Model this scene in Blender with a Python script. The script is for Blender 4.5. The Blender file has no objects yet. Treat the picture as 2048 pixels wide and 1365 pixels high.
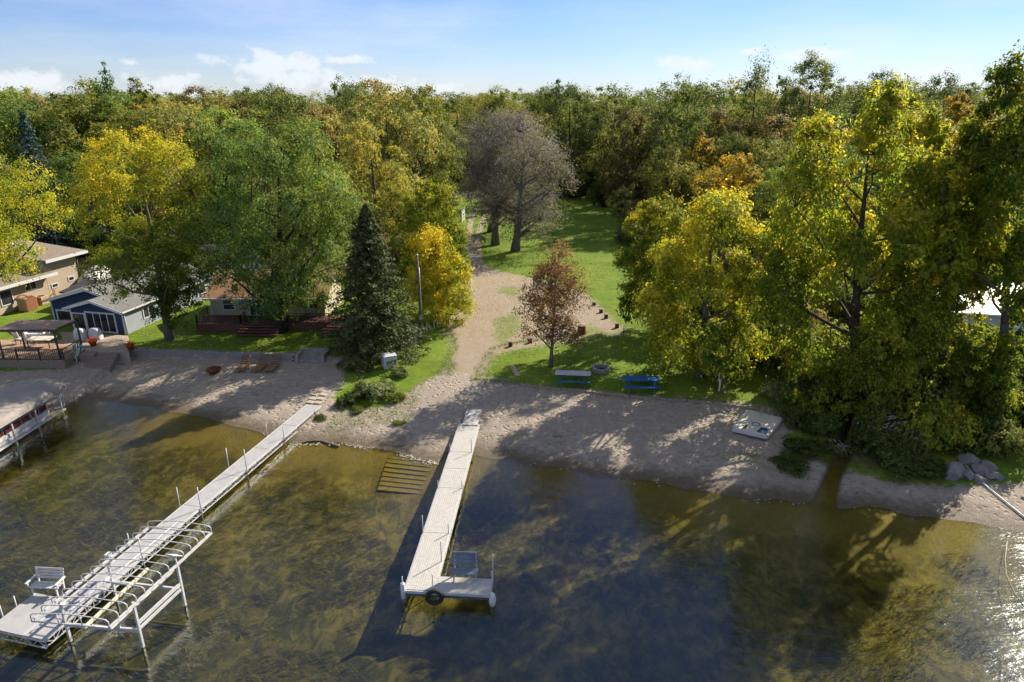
import bpy, bmesh, math, random
import numpy as np
from mathutils import Matrix, Vector

# ------------------------------------------------------------------ camera, sky, sun, exposure
scene = bpy.context.scene
R = math.radians
CAM_H, PITCH, FPX = 22.0, R(20.0), 1365.0
cam_data = bpy.data.cameras.new('camera')
cam_data.sensor_width = 36.0
cam_data.lens = 36.0 * FPX / 2048.0
cam_data.clip_end = 5000.0
cam = bpy.data.objects.new('camera', cam_data)
scene.collection.objects.link(cam)
cam.location = (0, 0, CAM_H)
cam.rotation_euler = (math.pi / 2 - PITCH, 0, 0)
scene.camera = cam

SUN_AZ, SUN_EL = R(47.0), R(34.5)          # azimuth measured from +Y towards +X
world = bpy.data.worlds.new('World')
scene.world = world
world.use_nodes = True
wt = world.node_tree
wt.nodes.clear()
def wn(t, **kw):
    n = wt.nodes.new(t)
    for k, v in kw.items(): setattr(n, k, v)
    return n
def wmath(op, a, b=None, c=None):
    n = wn('ShaderNodeMath', operation=op)
    for i, v in enumerate((a, b, c)):
        if v is None: continue
        if isinstance(v, (int, float)): n.inputs[i].default_value = v
        else: wt.links.new(v, n.inputs[i])
    return n.outputs[0]
sky = wn('ShaderNodeTexSky', sky_type='NISHITA')
sky.sun_disc = False
sky.sun_elevation = SUN_EL
sky.sun_rotation = SUN_AZ
sky.air_density = 1.0
sky.dust_density = 0.0
sky.ozone_density = 2.2
sky.altitude = 300
geo = wn('ShaderNodeTexCoord')
sep = wn('ShaderNodeSeparateXYZ')
wt.links.new(geo.outputs['Generated'], sep.inputs[0])
X, Y, Z = sep.outputs
az = wmath('ARCTAN2', X, Y)
el = wmath('ARCSINE', Z)
cvec = wn('ShaderNodeCombineXYZ')
wt.links.new(az, cvec.inputs[0]); wt.links.new(el, cvec.inputs[1])
def wnoise(vec, scale, sx, sy, detail=6, rough=0.55, off=0.0):
    mp = wn('ShaderNodeMapping'); mp.inputs['Scale'].default_value = (sx, sy, 1); mp.inputs['Location'].default_value = (off, off * .7, off * .3)
    wt.links.new(vec, mp.inputs[0])
    n = wn('ShaderNodeTexNoise'); n.inputs['Scale'].default_value = scale; n.inputs['Detail'].default_value = detail; n.inputs['Roughness'].default_value = rough
    wt.links.new(mp.outputs[0], n.inputs['Vector'])
    return n.outputs['Fac']
puff = wnoise(cvec.outputs[0], 26, 1, 1.5, 7, 0.6)
# cumulus banks low over the woods, each an ellipse in azimuth and elevation broken up by noise
def pix_dir(px, py):
    u = (px - 1024) / FPX; v = (py - 682.5) / FPX
    d = Vector((u, math.cos(PITCH) - v * math.sin(PITCH), -math.sin(PITCH) - v * math.cos(PITCH))).normalized()
    return math.atan2(d.x, d.y), math.asin(d.z)
CLOUDS = [(545, 130, 100, 32, 1.0), (610, 155, 110, 26, .9), (690, 122, 50, 14, .8), (820, 180, 110, 24, .9), (740, 165, 90, 20, .7),
          (330, 165, 70, 24, .95), (395, 188, 70, 18, .8), (40, 165, 70, 28, .95), (-90, 180, 90, 26, .9), (1630, 110, 62, 20, .95),
          (1600, 108, 40, 10, .7), (1385, 128, 85, 22, .8), (1500, 103, 26, 9, .8), (1870, 150, 75, 22, .9), (1950, 160, 60, 16, .8),
          (240, 122, 50, 9, .5), (2180, 140, 90, 24, .8), (-300, 150, 110, 30, .8), (2420, 170, 120, 26, .8)]
cum = None
for (cx, cy, rx, ry, s) in CLOUDS:
    a0, e0 = pix_dir(cx, cy)
    a = wmath('DIVIDE', wmath('SUBTRACT', az, a0), rx / FPX)
    up = wmath('SUBTRACT', el, e0)
    e = wmath('DIVIDE', up, ry / FPX)
    e = wmath('MULTIPLY', e, wmath('ADD', 1.25, wmath('MULTIPLY', wmath('LESS_THAN', up, 0.0), 0.0)))
    d2 = wmath('SQRT', wmath('ADD', wmath('MULTIPLY', a, a), wmath('MULTIPLY', e, e)))
    f = wmath('MULTIPLY', wmath('SUBTRACT', 1.35, d2), s)
    cum = f if cum is None else wmath('MAXIMUM', cum, f)
# the same kind of scattered cumulus all round the rest of the horizon
rest = wmath('MULTIPLY', wmath('SUBTRACT', wnoise(cvec.outputs[0], 5, 1, 3.2, 3, .5, 3.1), 0.5), 4.0)
low = wmath('SUBTRACT', 1.0, wmath('MULTIPLY', wmath('ABSOLUTE', wmath('SUBTRACT', el, 0.075)), 14.0))
gate = wmath('GREATER_THAN', wmath('ABSOLUTE', az), 1.0)
rest = wmath('SUBTRACT', wmath('MULTIPLY', wmath('MULTIPLY', rest, low), gate), wmath('MULTIPLY', wmath('SUBTRACT', 1.0, gate), 6.0))
cum = wmath('MAXIMUM', cum, rest)
cm = wmath('ADD', wmath('MULTIPLY', cum, 0.9), wmath('MULTIPLY', wmath('SUBTRACT', puff, 0.55), 2.8))
rmp = wn('ShaderNodeMapRange', interpolation_type='SMOOTHSTEP')
rmp.inputs['From Min'].default_value = 0.0; rmp.inputs['From Max'].default_value = 0.75
wt.links.new(cm, rmp.inputs['Value'])
cumf = wmath('MULTIPLY', rmp.outputs[0], 0.82)
# thin cirrus streaks
cir = wnoise(cvec.outputs[0], 3.2, 1.0, 5.5, 8, 0.62, 1.7)
cir2 = wnoise(cvec.outputs[0], 1.3, 1.2, 3.0, 3, 0.5, 7.7)
rm2 = wn('ShaderNodeMapRange', interpolation_type='SMOOTHSTEP')
rm2.inputs['From Min'].default_value = 0.42; rm2.inputs['From Max'].default_value = 0.78; rm2.inputs['To Max'].default_value = 0.5
wt.links.new(wmath('ADD', wmath('MULTIPLY', cir, .6), wmath('MULTIPLY', cir2, .45)), rm2.inputs['Value'])
tot = wmath('MAXIMUM', cumf, rm2.outputs[0])
mixc = wn('ShaderNodeMixRGB')
wt.links.new(tot, mixc.inputs[0])
tint = wn('ShaderNodeMixRGB', blend_type='MULTIPLY'); tint.inputs[0].default_value = 1.0; tint.inputs[2].default_value = (.78, .93, 1.40, 1)
wt.links.new(sky.outputs[0], tint.inputs[1])
wt.links.new(tint.outputs[0], mixc.inputs[1])
mixc.inputs[2].default_value = (9.4, 9.8, 10.3, 1)
bg = wn('ShaderNodeBackground')
bg.inputs['Strength'].default_value = 0.05
wt.links.new(mixc.outputs[0], bg.inputs[0])
wo = wn('ShaderNodeOutputWorld')
wt.links.new(bg.outputs[0], wo.inputs[0])

sun_data = bpy.data.lights.new('sun', 'SUN')
sun_data.energy = 5.0
sun_data.angle = R(0.53)
sun_data.color = (1.0, 0.90, 0.76)
sun = bpy.data.objects.new('sun', sun_data)
scene.collection.objects.link(sun)
sun.location = (60, 60, 80)
sdir = Vector((math.sin(SUN_AZ) * math.cos(SUN_EL), math.cos(SUN_AZ) * math.cos(SUN_EL), math.sin(SUN_EL)))
sun.rotation_euler = (-sdir).to_track_quat('-Z', 'Y').to_euler()

vs = scene.view_settings
vs.view_transform = 'Standard'; vs.look = 'None'; vs.exposure = 1.0; vs.gamma = 1.0; vs.use_curve_mapping = False
scene.render.engine = 'CYCLES'
cy = scene.cycles
cy.use_denoising = True
try: cy.denoiser = 'OPENIMAGEDENOISE'
except Exception: pass
cy.max_bounces = 4; cy.diffuse_bounces = 2; cy.glossy_bounces = 2; cy.transmission_bounces = 3; cy.transparent_max_bounces = 6
cy.debug_use_spatial_splits = True; cy.debug_use_compact_bvh = False
cy.use_adaptive_sampling = True; cy.adaptive_threshold = 0.03
cy.sample_clamp_indirect = 6.0
cy.sample_clamp_direct = 5.0
cy.caustics_reflective = False; cy.caustics_refractive = False
scene.render.film_transparent = False

# ------------------------------------------------------------------ helpers
col = scene.collection
rnd = random.Random(11)
def ray(px, py):
    u = (px - 1024) / FPX; v = (py - 682.5) / FPX
    return np.array([u, math.cos(PITCH) - v * math.sin(PITCH), -math.sin(PITCH) - v * math.cos(PITCH)])
def gz(px, py, z=0.0):
    d = ray(px, py); t = (z - CAM_H) / d[2]
    return np.array([0, 0, CAM_H]) + t * d
def at(px, py, y):
    d = ray(px, py); t = y / d[1]
    return np.array([0, 0, CAM_H]) + t * d

def tag(o, label=None, cat=None, group=None, kind=None):
    if label: o['label'] = label
    if cat: o['category'] = cat
    if group: o['group'] = group
    if kind: o['kind'] = kind
    return o
def empty(name, loc, rz=0.0, label=None, cat=None, group=None):
    o = bpy.data.objects.new(name, None)
    col.objects.link(o)
    o.empty_display_size = .2
    o.location = loc; o.rotation_euler = (0, 0, rz)
    return tag(o, label, cat, group)
def mesh_np(name, V, F, smooth=False):
    V = np.asarray(V, dtype=np.float32); F = np.asarray(F, dtype=np.int32)
    me = bpy.data.meshes.new(name)
    me.vertices.add(len(V)); me.vertices.foreach_set('co', V.ravel())
    k = F.shape[1]
    me.loops.add(F.size); me.loops.foreach_set('vertex_index', F.ravel())
    me.polygons.add(len(F)); me.polygons.foreach_set('loop_start', np.arange(len(F), dtype=np.int32) * k)
    if smooth: me.polygons.foreach_set('use_smooth', np.ones(len(F), dtype=bool))
    me.update(calc_edges=True)
    return me
def attr(me, name, vals):
    a = me.attributes.new(name, 'FLOAT', 'POINT')
    a.data.foreach_set('value', np.asarray(vals, dtype=np.float32))
def link(name, me, mat, parent=None, loc=None):
    o = bpy.data.objects.new(name, me)
    if mat and not me.materials: me.materials.append(mat)
    col.objects.link(o)
    if parent is not None: o.parent = parent
    if loc is not None: o.location = loc
    return o

class MB:
    """collects simple solids; build() links them as ONE mesh object"""
    def __init__(s): s.v = []; s.f = []; s.sm = []
    def add(s, V, F, smooth=False):
        b = len(s.v)
        s.v += [tuple(map(float, p)) for p in V]
        s.f += [tuple(b + i for i in f) for f in F]
        s.sm += [smooth] * len(F)
        return s
    def box(s, c, d, rz=0.0, m=None):
        hx, hy, hz = d[0] / 2, d[1] / 2, d[2] / 2
        P = [Vector((x, y, z)) for z in (-hz, hz) for y in (-hy, hy) for x in (-hx, hx)]
        M = m if m is not None else Matrix.Rotation(rz, 3, 'Z')
        P = [M @ p + Vector(c) for p in P]
        return s.add(P, [(0, 2, 3, 1), (4, 5, 7, 6), (0, 1, 5, 4), (2, 6, 7, 3), (0, 4, 6, 2), (1, 3, 7, 5)])
    def bar(s, a, b, w, h=None, up=(0, 0, 1)):
        a = Vector(a); b = Vector(b); h = h or w
        d = b - a; L = d.length
        if L < 1e-6: return s
        d.normalize(); u = Vector(up)
        if abs(d.dot(u)) > .99: u = Vector((0, 1, 0))
        sx = d.cross(u).normalized(); sz = sx.cross(d)
        m = Matrix((sx, d, sz)).transposed()
        return s.box((a + b) / 2, (w, L, h), m=m)
    def tube(s, pts, rad, n=7, cap=True, smooth=True):
        pts = [Vector(p) for p in pts]
        if not hasattr(rad, '__len__'): rad = [rad] * len(pts)
        V = []; F = []
        pu = None
        for i, p in enumerate(pts):
            t = (pts[min(i + 1, len(pts) - 1)] - pts[max(i - 1, 0)]).normalized()
            if pu is None:
                u = t.orthogonal().normalized()
            else:
                u = (pu - t * pu.dot(t))
                u = u.normalized() if u.length > 1e-6 else t.orthogonal().normalized()
            pu = u; w = t.cross(u)
            for k in range(n):
                a = 2 * math.pi * k / n
                V.append(p + (u * math.cos(a) + w * math.sin(a)) * rad[i])
        for i in range(len(pts) - 1):
            for k in range(n):
                F.append((i * n + k, i * n + (k + 1) % n, (i + 1) * n + (k + 1) % n, (i + 1) * n + k))
        if cap:
            F.append(tuple(range(n - 1, -1, -1))); F.append(tuple((len(pts) - 1) * n + k for k in range(n)))
        return s.add(V, F, smooth)
    def lathe(s, prof, n=16, c=(0, 0, 0), smooth=True):
        V = []; F = []
        for (r, z) in prof:
            for k in range(n):
                a = 2 * math.pi * k / n
                V.append((c[0] + r * math.cos(a), c[1] + r * math.sin(a), c[2] + z))
        for i in range(len(prof) - 1):
            for k in range(n):
                F.append((i * n + k, i * n + (k + 1) % n, (i + 1) * n + (k + 1) % n, (i + 1) * n + k))
        return s.add(V, F, smooth)
    def prism(s, poly, z0, z1):
        n = len(poly)
        V = [(x, y, z0) for x, y in poly] + [(x, y, z1) for x, y in poly]
        F = [tuple(range(n - 1, -1, -1)), tuple(range(n, 2 * n))] + [(i, (i + 1) % n, n + (i + 1) % n, n + i) for i in range(n)]
        return s.add(V, F)
    def quadslab(s, a, b, c, d, t):
        """slab with top corners a b c d, thickness t downwards"""
        top = [Vector(p) for p in (a, b, c, d)]; bot = [p - Vector((0, 0, t)) for p in top]
        return s.add(bot + top, [(3, 2, 1, 0), (4, 5, 6, 7), (0, 1, 5, 4), (1, 2, 6, 5), (2, 3, 7, 6), (3, 0, 4, 7)])
    def mesh(s, name):
        me = bpy.data.meshes.new(name)
        me.from_pydata(s.v, [], s.f)
        if any(s.sm): me.polygons.foreach_set('use_smooth', s.sm)
        me.update()
        bm = bmesh.new(); bm.from_mesh(me); bmesh.ops.recalc_face_normals(bm, faces=bm.faces[:]); bm.to_mesh(me); bm.free()
        return me
    def build(s, name, mat, parent=None, loc=None, bevel=0.0):
        o = link(name, s.mesh(name), mat, parent, loc)
        if bevel:
            b = o.modifiers.new('bevel', 'BEVEL'); b.width = bevel; b.segments = 2; b.limit_method = 'ANGLE'
        return o

# ------------------------------------------------------------------ materials
MATS = {}
def nodes_of(m):
    m.use_nodes = True
    nt = m.node_tree; nt.nodes.clear()
    return nt
class NT:
    def __init__(s, nt): s.t = nt
    def n(s, t, **kw):
        x = s.t.nodes.new(t)
        for k, v in kw.items(): setattr(x, k, v)
        return x
    def put(s, v, sock):
        if isinstance(v, (int, float)): sock.default_value = v
        elif isinstance(v, (tuple, list)): sock.default_value = tuple(v) if len(v) == len(sock.default_value) else (*v, 1)[:len(sock.default_value)]
        else: s.t.links.new(v, sock)
    def math(s, op, a, b=None, clamp=False):
        x = s.n('ShaderNodeMath', operation=op); x.use_clamp = clamp
        s.put(a, x.inputs[0])
        if b is not None: s.put(b, x.inputs[1])
        return x.outputs[0]
    def mix(s, f, a, b, blend='MIX'):
        x = s.n('ShaderNodeMixRGB', blend_type=blend)
        s.put(f, x.inputs[0]); s.put(a, x.inputs[1]); s.put(b, x.inputs[2])
        return x.outputs[0]
    def noise(s, scale, detail=4, rough=.55, vec=None, dist=0.0):
        x = s.n('ShaderNodeTexNoise'); x.inputs['Scale'].default_value = scale; x.inputs['Detail'].default_value = detail
        x.inputs['Roughness'].default_value = rough; x.inputs['Distortion'].default_value = dist
        if vec is not None: s.t.links.new(vec, x.inputs['Vector'])
        return x.outputs['Fac']
    def ramp(s, f, lo, hi, a=0.0, b=1.0):
        x = s.n('ShaderNodeMapRange', interpolation_type='SMOOTHSTEP')
        s.put(f, x.inputs[0]); s.put(lo, x.inputs[1]); s.put(hi, x.inputs[2]); s.put(a, x.inputs[3]); s.put(b, x.inputs[4])
        return x.outputs[0]
    def cramp(s, f, stops):
        x = s.n('ShaderNodeValToRGB'); cr = x.color_ramp
        while len(cr.elements) < len(stops): cr.elements.new(.5)
        for e, (p, c) in zip(cr.elements, stops): e.position = p; e.color = (*c, 1)
        s.put(f, x.inputs[0]); return x.outputs[0]
    def attr(s, name):
        x = s.n('ShaderNodeAttribute'); x.attribute_name = name
        return x.outputs['Fac']
    def pos(s): return s.n('ShaderNodeNewGeometry').outputs['Position']
    def obj(s): return s.n('ShaderNodeTexCoord').outputs['Object']
    def mapped(s, vec, sc=(1, 1, 1), rot=(0, 0, 0)):
        x = s.n('ShaderNodeMapping'); x.inputs['Scale'].default_value = sc; x.inputs['Rotation'].default_value = rot
        s.t.links.new(vec, x.inputs[0]); return x.outputs[0]
    def bump(s, h, strength=.5, dist=.05):
        x = s.n('ShaderNodeBump'); x.inputs['Strength'].default_value = strength; x.inputs['Distance'].default_value = dist
        s.put(h, x.inputs['Height']); return x.outputs[0]
    def principled(s, col, rough=.7, spec=.3, metal=0.0, normal=None, out=True):
        x = s.n('ShaderNodeBsdfPrincipled')
        s.put(col, x.inputs['Base Color']); s.put(rough, x.inputs['Roughness']); s.put(metal, x.inputs['Metallic'])
        x.inputs['Specular IOR Level'].default_value = spec
        if normal is not None: s.t.links.new(normal, x.inputs['Normal'])
        if out: s.out(x.outputs[0])
        return x.outputs[0]
    def out(s, sh):
        o = s.n('ShaderNodeOutputMaterial'); s.t.links.new(sh, o.inputs[0])
def newmat(name):
    m = bpy.data.materials.new(name); MATS[name] = m
    return m, NT(nodes_of(m))
def plain(name, c, rough=.7, spec=.3, metal=0.0, var=.25, scale=6.0, bump=.15, bscale=40.0):
    """painted or weathered surface: patchy tone, fine grain"""
    m, t = newmat(name)
    v = t.obj()
    n1 = t.noise(scale, 5, .6, v); n2 = t.noise(scale * 9, 3, .6, v)
    f = t.math('ADD', t.math('MULTIPLY', n1, .65), t.math('MULTIPLY', n2, .35))
    dark = tuple(x * (1 - var) for x in c); light = tuple(min(1, x * (1 + var)) for x in c)
    cc = t.cramp(f, [(.3, dark), (.7, light)])
    t.principled(cc, t.ramp(n2, .2, .8, max(0, rough - .1), min(1, rough + .1)), spec, metal, t.bump(t.noise(bscale, 3, .6, v), bump, .02))
    return m
LEAF_GAIN = 1.98
def leafmat(name, stops, transl=.45, rough=.5, rand=.12):
    m, t = newmat(name)
    oi = t.n('ShaderNodeObjectInfo').outputs['Random']
    f = t.math('ADD', t.attr('tint'), t.math('MULTIPLY', t.math('SUBTRACT', oi, .5), rand * 2), True)
    c = t.cramp(f, [(p, tuple(v * LEAF_GAIN for v in q)) for p, q in stops])
    hs = t.n('ShaderNodeHueSaturation')
    t.put(c, hs.inputs['Color'])
    t.put(t.math('ADD', .82, t.math('MULTIPLY', oi, .36)), hs.inputs['Value'])
    c = hs.outputs[0]
    p = t.principled(c, rough + .08, .14, out=False)
    tr = t.n('ShaderNodeBsdfTranslucent')
    t.put(t.mix(.5, c, (.9, .9, .25), 'MULTIPLY'), tr.inputs[0])
    tr2 = t.mix(1.0, c, (1.5, 1.45, .8), 'MULTIPLY'); t.put(tr2, tr.inputs[0])
    mx = t.n('ShaderNodeMixShader'); mx.inputs[0].default_value = transl
    t.t.links.new(p, mx.inputs[1]); t.t.links.new(tr.outputs[0], mx.inputs[2])
    t.out(mx.outputs[0])
    return m
# ------------------------------------------------------------------ terrain
nrs = np.random.RandomState(5)
SHORE_PX = [(-500, 960), (-150, 915), (0, 878), (90, 845), (160, 800), (230, 803), (300, 820), (400, 838), (480, 850), (540, 868), (600, 888), (660, 886), (720, 890), (800, 908),
            (870, 925), (960, 910), (1080, 930), (1200, 950), (1300, 966), (1400, 982), (1500, 996), (1630, 1012), (1750, 1020), (1900, 1040), (2048, 1062), (2400, 1110), (3000, 1180)]
SH = np.array([gz(x, y, 0.0)[:2] for x, y in SHORE_PX]); SH = SH[np.argsort(SH[:, 0])]
def shore_y(x): return np.interp(x, SH[:, 0], SH[:, 1])
WALL_PX = [(236, 704), (300, 707), (370, 710), (450, 714), (530, 718), (590, 720), (650, 723), (700, 735)]
WL = np.array([gz(x, y, 1.0)[:2] for x, y in WALL_PX])
CREEK_PX = [(1640, 1025), (1650, 1000), (1662, 960), (1678, 925), (1698, 885), (1715, 850), (1725, 800)]
CK = np.array([gz(x, y, .1)[:2] for x, y in CREEK_PX])
def sstep(a, b, x):
    t = np.clip((x - a) / (b - a), 0, 1); return t * t * (3 - 2 * t)
def poly_sd(P, px, py, closed=True):
    """signed distance (positive inside) from points to polygon P; unsigned when open"""
    P = np.asarray(P)[:, :2]
    n = len(P); d2 = np.full(px.shape, 1e18); ins = np.zeros(px.shape, bool)
    for i in range(n if closed else n - 1):
        a = P[i]; b = P[(i + 1) % n]
        e = b - a; wx = px - a[0]; wy = py - a[1]
        t = np.clip((wx * e[0] + wy * e[1]) / max(e @ e, 1e-9), 0, 1)
        d2 = np.minimum(d2, (wx - t * e[0]) ** 2 + (wy - t * e[1]) ** 2)
        if closed:
            c = ((a[1] <= py) != (b[1] <= py))
            with np.errstate(divide='ignore', invalid='ignore'):
                xi = a[0] + (py - a[1]) / (b[1] - a[1] if b[1] != a[1] else 1e-9) * e[0]
            ins ^= c & (px < xi)
    d = np.sqrt(d2)
    return np.where(ins, d, -d) if closed else d
def vnoise(x, y, s, seed=0):
    """cheap smooth value noise"""
    xs = x / s; ys = y / s
    xi = np.floor(xs).astype(int); yi = np.floor(ys).astype(int); fx = xs - xi; fy = ys - yi
    fx = fx * fx * (3 - 2 * fx); fy = fy * fy * (3 - 2 * fy)
    def hsh(a, b):
        h = np.sin(a * 127.1 + b * 311.7 + seed * 74.7) * 43758.5453
        return h - np.floor(h)
    return (hsh(xi, yi) * (1 - fx) + hsh(xi + 1, yi) * fx) * (1 - fy) + (hsh(xi, yi + 1) * (1 - fx) + hsh(xi + 1, yi + 1) * fx) * fy
def height(x, y):
    x = np.asarray(x, float); y = np.asarray(y, float)
    wig = (vnoise(x, x * 0, 1.7, 3) - .5) * .7 + (vnoise(x, x * 0, .6, 9) - .5) * .25
    d = y - shore_y(x) - wig
    beach = np.where(d < 9, .095 * d, .855 + .03 * (d - 9))
    lawn = 1.25 + .016 * np.clip(d - 10, 0, 130)
    z = np.where(d > 0, beach + (lawn - beach) * sstep(9.0, 15.0, d), 0)
    # left lawn held up by the block wall
    yw = np.interp(x, WL[:, 0], WL[:, 1])
    left = (x < WL[-1, 0] + .5) & (x > WL[0, 0] - .2)
    ll = 1.38 + .014 * np.clip(y - yw, 0, 90)
    z = np.where(left & (y > yw + .12), np.maximum(z, ll), np.where(left & (d > 0), np.minimum(z, .09 * d), z))
    far_l = (x <= WL[0, 0] - .2)
    z = np.where(far_l & (d > 0), np.minimum(z, .08 * d) + (ll - np.minimum(z, .08 * d)) * sstep(53.5, 56.0, y), z)
    bed = -1.7 * (1 - np.exp(np.clip(d, -60, 0) * .085))
    bed = bed + (vnoise(x, y, 1.6, 2) - .5) * .12 * np.clip(-d, 0, 1)
    z = np.where(d > 0, z, bed)
    # creek bed
    dc = poly_sd(CK, x, y, False)
    z = z - (1 - sstep(.12, .75, dc)) * np.clip(z + .22, 0, 2) * sstep(-1.5, .2, d)
    # footprints and small unevenness
    z = z + (vnoise(x, y, 2.3, 4) - .5) * .07 + (vnoise(x, y, .7, 5) - .5) * .03 * sstep(0, 1, d)
    return z
def h1(x, y): return float(height(np.array([x]), np.array([y]))[0])
def gp(px, py):
    """where the sight line through a photograph pixel meets the ground"""
    d = ray(px, py); o = np.array([0, 0, CAM_H])
    t0 = (6.0 - CAM_H) / d[2]; t1 = (-2.0 - CAM_H) / d[2]
    if t1 < 0 or t1 > 4000: t1 = 4000
    ts = np.linspace(t0, t1, 500)
    P = o[None] + ts[:, None] * d[None]
    hh = height(P[:, 0], P[:, 1])
    i = int(np.argmax(P[:, 2] <= hh))
    a, b = ts[max(i - 1, 0)], ts[i]
    for _ in range(18):
        m = (a + b) / 2; p = o + m * d
        if p[2] <= h1(p[0], p[1]): b = m
        else: a = m
    return o + b * d
def wpoly(px, z=1.0): return np.array([gz(x, y, z)[:2] for x, y in px])

def axis(segs):
    out = [segs[0][0]]
    for a, b, s in segs:
        n = max(1, int(round((b - a) / s)))
        out += list(np.linspace(a, b, n + 1)[1:])
    return np.array(out)
gx = axis([(-900, -200, 50), (-200, -70, 5), (-70, -42, 1), (-42, 34, .3), (34, 70, 1), (70, 200, 5), (200, 900, 50)])
gy = axis([(-60, 14, 2), (14, 66, .3), (66, 90, .6), (90, 170, 1.5), (170, 400, 10), (400, 1500, 100)])
GX, GY = np.meshgrid(gx, gy)
GXf, GYf = GX.ravel(), GY.ravel()
GZ = height(GXf, GYf)
nx, ny = len(gx), len(gy)
idx = np.arange(nx * ny).reshape(ny, nx)
F = np.stack([idx[:-1, :-1].ravel(), idx[:-1, 1:].ravel(), idx[1:, 1:].ravel(), idx[1:, :-1].ravel()], 1)
gme = mesh_np('ground', np.stack([GXf, GYf, GZ], 1), F, True)

BEACH = wpoly([(-700, 790), (-100, 752), (120, 742), (180, 716), (240, 706), (300, 709), (450, 716), (600, 722), (690, 728), (690, 760), (665, 790), (700, 812), (760, 806), (815, 785), (850, 765), (900, 750), (948, 757), (1000, 763),
               (1040, 769), (1120, 779), (1200, 787), (1330, 800), (1430, 806), (1500, 812), (1565, 824), (1600, 845), (1570, 870), (1610, 905), (1700, 930), (1790, 950), (1850, 955),
               (1900, 958), (2000, 955), (2300, 960), (2700, 1040), (2700, 1800), (-700, 1800)], .8)
DRIVE = wpoly([(830, 790), (850, 768), (872, 752), (895, 728), (911, 700), (906, 680), (893, 660), (897, 635), (912, 608), (930, 580), (943, 552), (948, 538), (968, 536), (985, 543), (1010, 550), (1060, 560),
               (1120, 573), (1165, 590), (1190, 612), (1215, 635), (1243, 655), (1238, 668), (1180, 675), (1120, 683), (1060, 691), (1015, 696), (985, 707), (965, 730), (950, 757), (1000, 785), (900, 800)], 1.5)
RUT1 = wpoly([(950, 545), (943, 510), (940, 480), (939, 458), (944, 436), (952, 420)], 2.2)
RUT2 = wpoly([(964, 545), (957, 510), (955, 485), (959, 460), (967, 438), (975, 420)], 2.2)
PATCHES = [wpoly(p, 1.4) for p in ([(985, 640), (1040, 628), (1045, 660), (1010, 690), (985, 680)], [(900, 720), (925, 735), (920, 748), (895, 750)],
                                   [(1000, 575), (1050, 580), (1030, 600), (990, 590)], [(1130, 672), (1180, 650), (1240, 672), (1200, 684)])]
OPEN = wpoly([(-300, 600), (60, 560), (330, 545), (420, 560), (430, 560), (700, 560), (850, 560), (880, 500), (900, 400), (905, 372), (1120, 372), (1225, 385), (1245, 470), (1290, 560), (1420, 620), (1560, 760), (1620, 830), (1640, 905), (1880, 935),
              (1890, 845), (2500, 820), (2500, 1500), (-700, 1500), (-700, 640)], 1.4)
STREET = wpoly([(870, 384), (930, 388), (1100, 386), (1260, 383), (1500, 378)], 3.2)
attr(gme, 'beach', poly_sd(BEACH, GXf, GYf))
attr(gme, 'drive', poly_sd(DRIVE, GXf, GYf))
attr(gme, 'rut', np.minimum(poly_sd(RUT1, GXf, GYf, False), poly_sd(RUT2, GXf, GYf, False)))
attr(gme, 'patch', np.max([poly_sd(p, GXf, GYf) for p in PATCHES], axis=0))
attr(gme, 'open', poly_sd(OPEN, GXf, GYf))
attr(gme, 'street', poly_sd(STREET, GXf, GYf, False))
attr(gme, 'bedweed', np.clip(vnoise(GXf, GYf, 5.0, 12) * 1.3 - .15, 0, 1))

m_ground, t = newmat('ground')
pos = t.pos()
sepz = t.n('ShaderNodeSeparateXYZ'); t.t.links.new(pos, sepz.inputs[0]); zz = sepz.outputs[2]
nA = t.noise(.35, 5, .6, pos); nB = t.noise(2.2, 6, .65, pos); nC = t.noise(11, 5, .7, pos); nD = t.noise(45, 3, .7, pos)
# lawn
lawn = t.cramp(t.math('ADD', t.math('MULTIPLY', nA, .42), t.math('ADD', t.math('MULTIPLY', nB, .36), t.math('MULTIPLY', nC, .24))),
               [(.36, (.055, .098, .008)), (.48, (.102, .168, .012)), (.58, (.150, .210, .020)), (.70, (.23, .21, .05))])
# forest floor: leaf litter
litter = t.cramp(nC, [(.3, (.035, .03, .014)), (.55, (.08, .06, .028)), (.75, (.15, .10, .04))])
edge = t.math('MULTIPLY', t.math('SUBTRACT', nB, .5), 2.2)
c = t.mix(t.ramp(t.math('ADD', t.attr('open'), t.math('MULTIPLY', edge, 2.0)), -2.5, 1.0), litter, lawn)
# gravel drive
grav = t.cramp(t.math('ADD', t.math('MULTIPLY', nC, .5), t.math('MULTIPLY', nD, .5)), [(.3, (.15, .117, .078)), (.5, (.29, .238, .172)), (.72, (.43, .365, .275))])
gravt = t.mix(t.ramp(nA, .4, .62), grav, t.mix(.4, grav, (.30, .22, .15)))
patch = t.ramp(t.math('ADD', t.attr('patch'), t.math('MULTIPLY', t.math('SUBTRACT', nB, .52), 3.2)), -.3, .5)
gravt = t.mix(t.math('MULTIPLY', patch, t.ramp(nC, .38, .6)), gravt, lawn)
dm = t.ramp(t.math('ADD', t.attr('drive'), t.math('ADD', t.math('MULTIPLY', edge, 1.3), t.math('MULTIPLY', t.math('SUBTRACT', nC, .42), 2.0))), -.6, .6)
rm = t.ramp(t.math('ADD', t.math('SUBTRACT', .42, t.attr('rut')), t.math('MULTIPLY', edge, .25)), -.12, .12)
c = t.mix(t.math('MAXIMUM', dm, rm), c, gravt)
# far street
c = t.mix(t.ramp(t.math('SUBTRACT', 3.2, t.attr('street')), -.2, .2), c, t.mix(nC, (.055, .055, .056), (.09, .088, .085)))
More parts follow.
